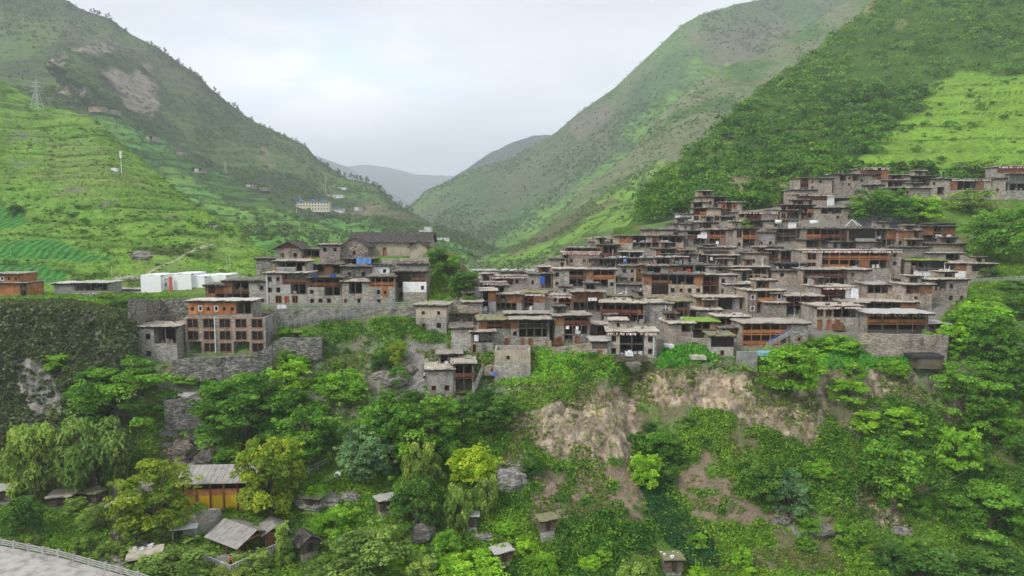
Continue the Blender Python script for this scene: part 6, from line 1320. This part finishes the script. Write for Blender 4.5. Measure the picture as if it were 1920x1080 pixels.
# satellite dish, cable down the right slope
p = hit(634, 902, 0); root = empty('satellite_dish', p); tag(root, 'white satellite dish beside the path above the rocks', 'satellite dish'); MB().lathe([(.02, 0), (.35, .06), (.55, .2)], k=16).build('dish', 'white_metal', root).rotation_euler = (.9, 0, -.3); COL.objects[-1].location = (0, 0, 1.1)
MB().bar((0, 0, -.5), (0, 0, 1.1), .05, None, 6).build('post', 'steel', root)
pts = [P(1562, 1012, gD(1562, 1012)-1.5), P(1640, 968, gD(1640, 968)-2.5), P(1700, 934, gD(1700, 934)-3), P(1800, 890, gD(1800, 890)-3), P(1925, 818, gD(1920, 818)-3)]; mb = MB()
for a, b in zip(pts[:-1], pts[1:]): mb.bar(a-pts[0], b-pts[0], .02, None, 5)
o = mb.build('pipe', 'cement'); o.location = pts[0]; tag(o, 'thin grey pipe crossing the right slope diagonally', 'pipe')
# people
def person(label, p, top, legs, pose=0, rz=0):
    J = [((0, 0, .92), .14), ((0, 0, 1.2), .15), ((0, 0, 1.42), .13), ((0, 0, 1.52), .06), ((0, .0, 1.66), .105), ((.17, 0, 1.4), .06), ((.24, .05, 1.15), .045), ((.22, -.12, .93), .035), ((-.17, 0, 1.4), .06), ((-.24, .02, 1.15), .045), ((-.22, -.1, .92), .035),
         ((.09, 0, .86), .09), ((.1, -.1*pose, .48), .065), ((.1, .06*pose, .08), .05), ((.1, -.12, .04), .045), ((-.09, 0, .86), .09), ((-.1, .1*pose, .48), .065), ((-.1, .22*pose, .1), .05), ((-.1, .06, .04), .045)]
    E = [(0, 1), (1, 2), (2, 3), (3, 4), (2, 5), (5, 6), (6, 7), (2, 8), (8, 9), (9, 10), (0, 11), (11, 12), (12, 13), (13, 14), (0, 15), (15, 16), (16, 17), (17, 18)]
    me = bpy.data.meshes.new('person'); me.from_pydata([j[0] for j in J], E, []); o = bpy.data.objects.new('person', me); COL.objects.link(o); o.location = p; o.rotation_euler.z = rz
    sm = o.modifiers.new('skin', 'SKIN'); ss = o.modifiers.new('sub', 'SUBSURF'); ss.levels = ss.render_levels = 1; me.skin_vertices.new() if not me.skin_vertices else None
    for v, j in zip(me.skin_vertices[0].data, J): v.radius = (j[1], j[1]); 
    me.skin_vertices[0].data[0].use_root = True; me.materials.append(M('skin')); tag(o, label, 'person')
    MB().lathe([(.18, .9), (.19, 1.15), (.2, 1.36), (.1, 1.47)], k=12).build('jacket', top, o, True); MB().lathe([(.13, .08), (.12, .5), (.13, .9)], (.1, 0), 8).lathe([(.13, .08), (.12, .5), (.13, .9)], (-.1, 0), 8).build('trousers', legs, o, True)
    MB().lathe([(.1, 1.66), (.125, 1.7), (.09, 1.79), (.01, 1.82)], k=10).build('hair', 'hair', o, True)
person('person in dark trousers standing on the path by the lone house', hit(796, 713, 0) or P(796, 713, 128), 'shirt_white', 'trousers', 1, .5)
dkp = lambda x, y: p_deck+Matrix.Rotation(math.radians(58), 3, 'Z') @ Vector((x, y, .05))
p_deck = hit(452, 1028, 0)
person('person in a red top at the pavilion balustrade', dkp(-W/2-1.9, -3.9), 'shirt_red', 'trousers', 0, .2); person('person in a white top beside the one in red', dkp(-W/2-.9, -4.2), 'shirt_white', 'trousers', 0, -.3)
# strings of little flags across two facades
for i, (a, b, lb) in enumerate([((1150, 444), (1178, 444), 'drooping string of orange flags at the left corner of the long timber house'), ((1058, 474), (1120, 474), 'straight string of red and white flags on the low fringed stone house')]):
    D = gD(a[0], 500)-2; A = P(*a, D); B = P(*b, D); mb = MB(); n = 18
    for k in range(n+1):
        t = k/n; q = A+(B-A)*t-A; z = -4*(1.6 if i == 0 else .25)*t*(1-t); mb.box(q.x-.1, q.x+.1, -.01, .01, q.z+z-.3, q.z+z)
    o = mb.build('flag_string', 'orange' if i == 0 else 'cloth_red'); o.location = A; tag(o, lb, 'flag string')
# thin blue wood smoke
for i, (x, y, D, w_, h_) in enumerate([(1262, 428, 205, 8, 4.5), (1655, 418, 200, 9, 2.6)]):
    bm_ = __import__('bmesh').new(); __import__('bmesh').ops.create_icosphere(bm_, subdivisions=4, radius=1)
    for v in bm_.verts: f = .6+.8*float(fbm(np.array(v.co[:])*1.4+i*9, 3, 60)); v.co = Vector((v.co.x*w_*f, v.co.y*3*f, v.co.z*h_*f))
    me = bpy.data.meshes.new('smoke'); bm_.to_mesh(me); bm_.free(); m = bpy.data.materials.new('smoke_air'); m.use_nodes = True; m.node_tree.nodes.clear(); ou = m.node_tree.nodes.new('ShaderNodeOutputMaterial'); vo = m.node_tree.nodes.new('ShaderNodeVolumePrincipled')
    vo.inputs['Density'].default_value = .009; vo.inputs['Color'].default_value = (.7, .82, 1, 1); m.node_tree.links.new(vo.outputs[0], ou.inputs['Volume']); me.materials.append(m)
    o = bpy.data.objects.new('smoke', me); COL.objects.link(o); o.location = P(x, y, D); tag(o, ['thin blue smoke drifting over the upper left roofs', 'thin blue smoke drifting below the walnut grove'][i], 'smoke', None, 'stuff')
# ---------------------------------------------------------------- haze
hz = MB().box(-3600, 3600, -900, 8400, -33.5, 960).build('haze', mat('haze_air', lambda g: None)); hz['kind'] = 'stuff'
hm = hz.data.materials[0]; ht = hm.node_tree; ht.nodes.clear(); ho = ht.nodes.new('ShaderNodeOutputMaterial'); hv = ht.nodes.new('ShaderNodeVolumePrincipled')
hv.inputs['Density'].default_value = .00026; hv.inputs['Color'].default_value = (.86, .91, 1, 1); hv.inputs['Anisotropy'].default_value = .25
ht.links.new(hv.outputs[0], ho.inputs['Volume'])
tag(hz, 'pale even haze filling the valley air', 'haze')
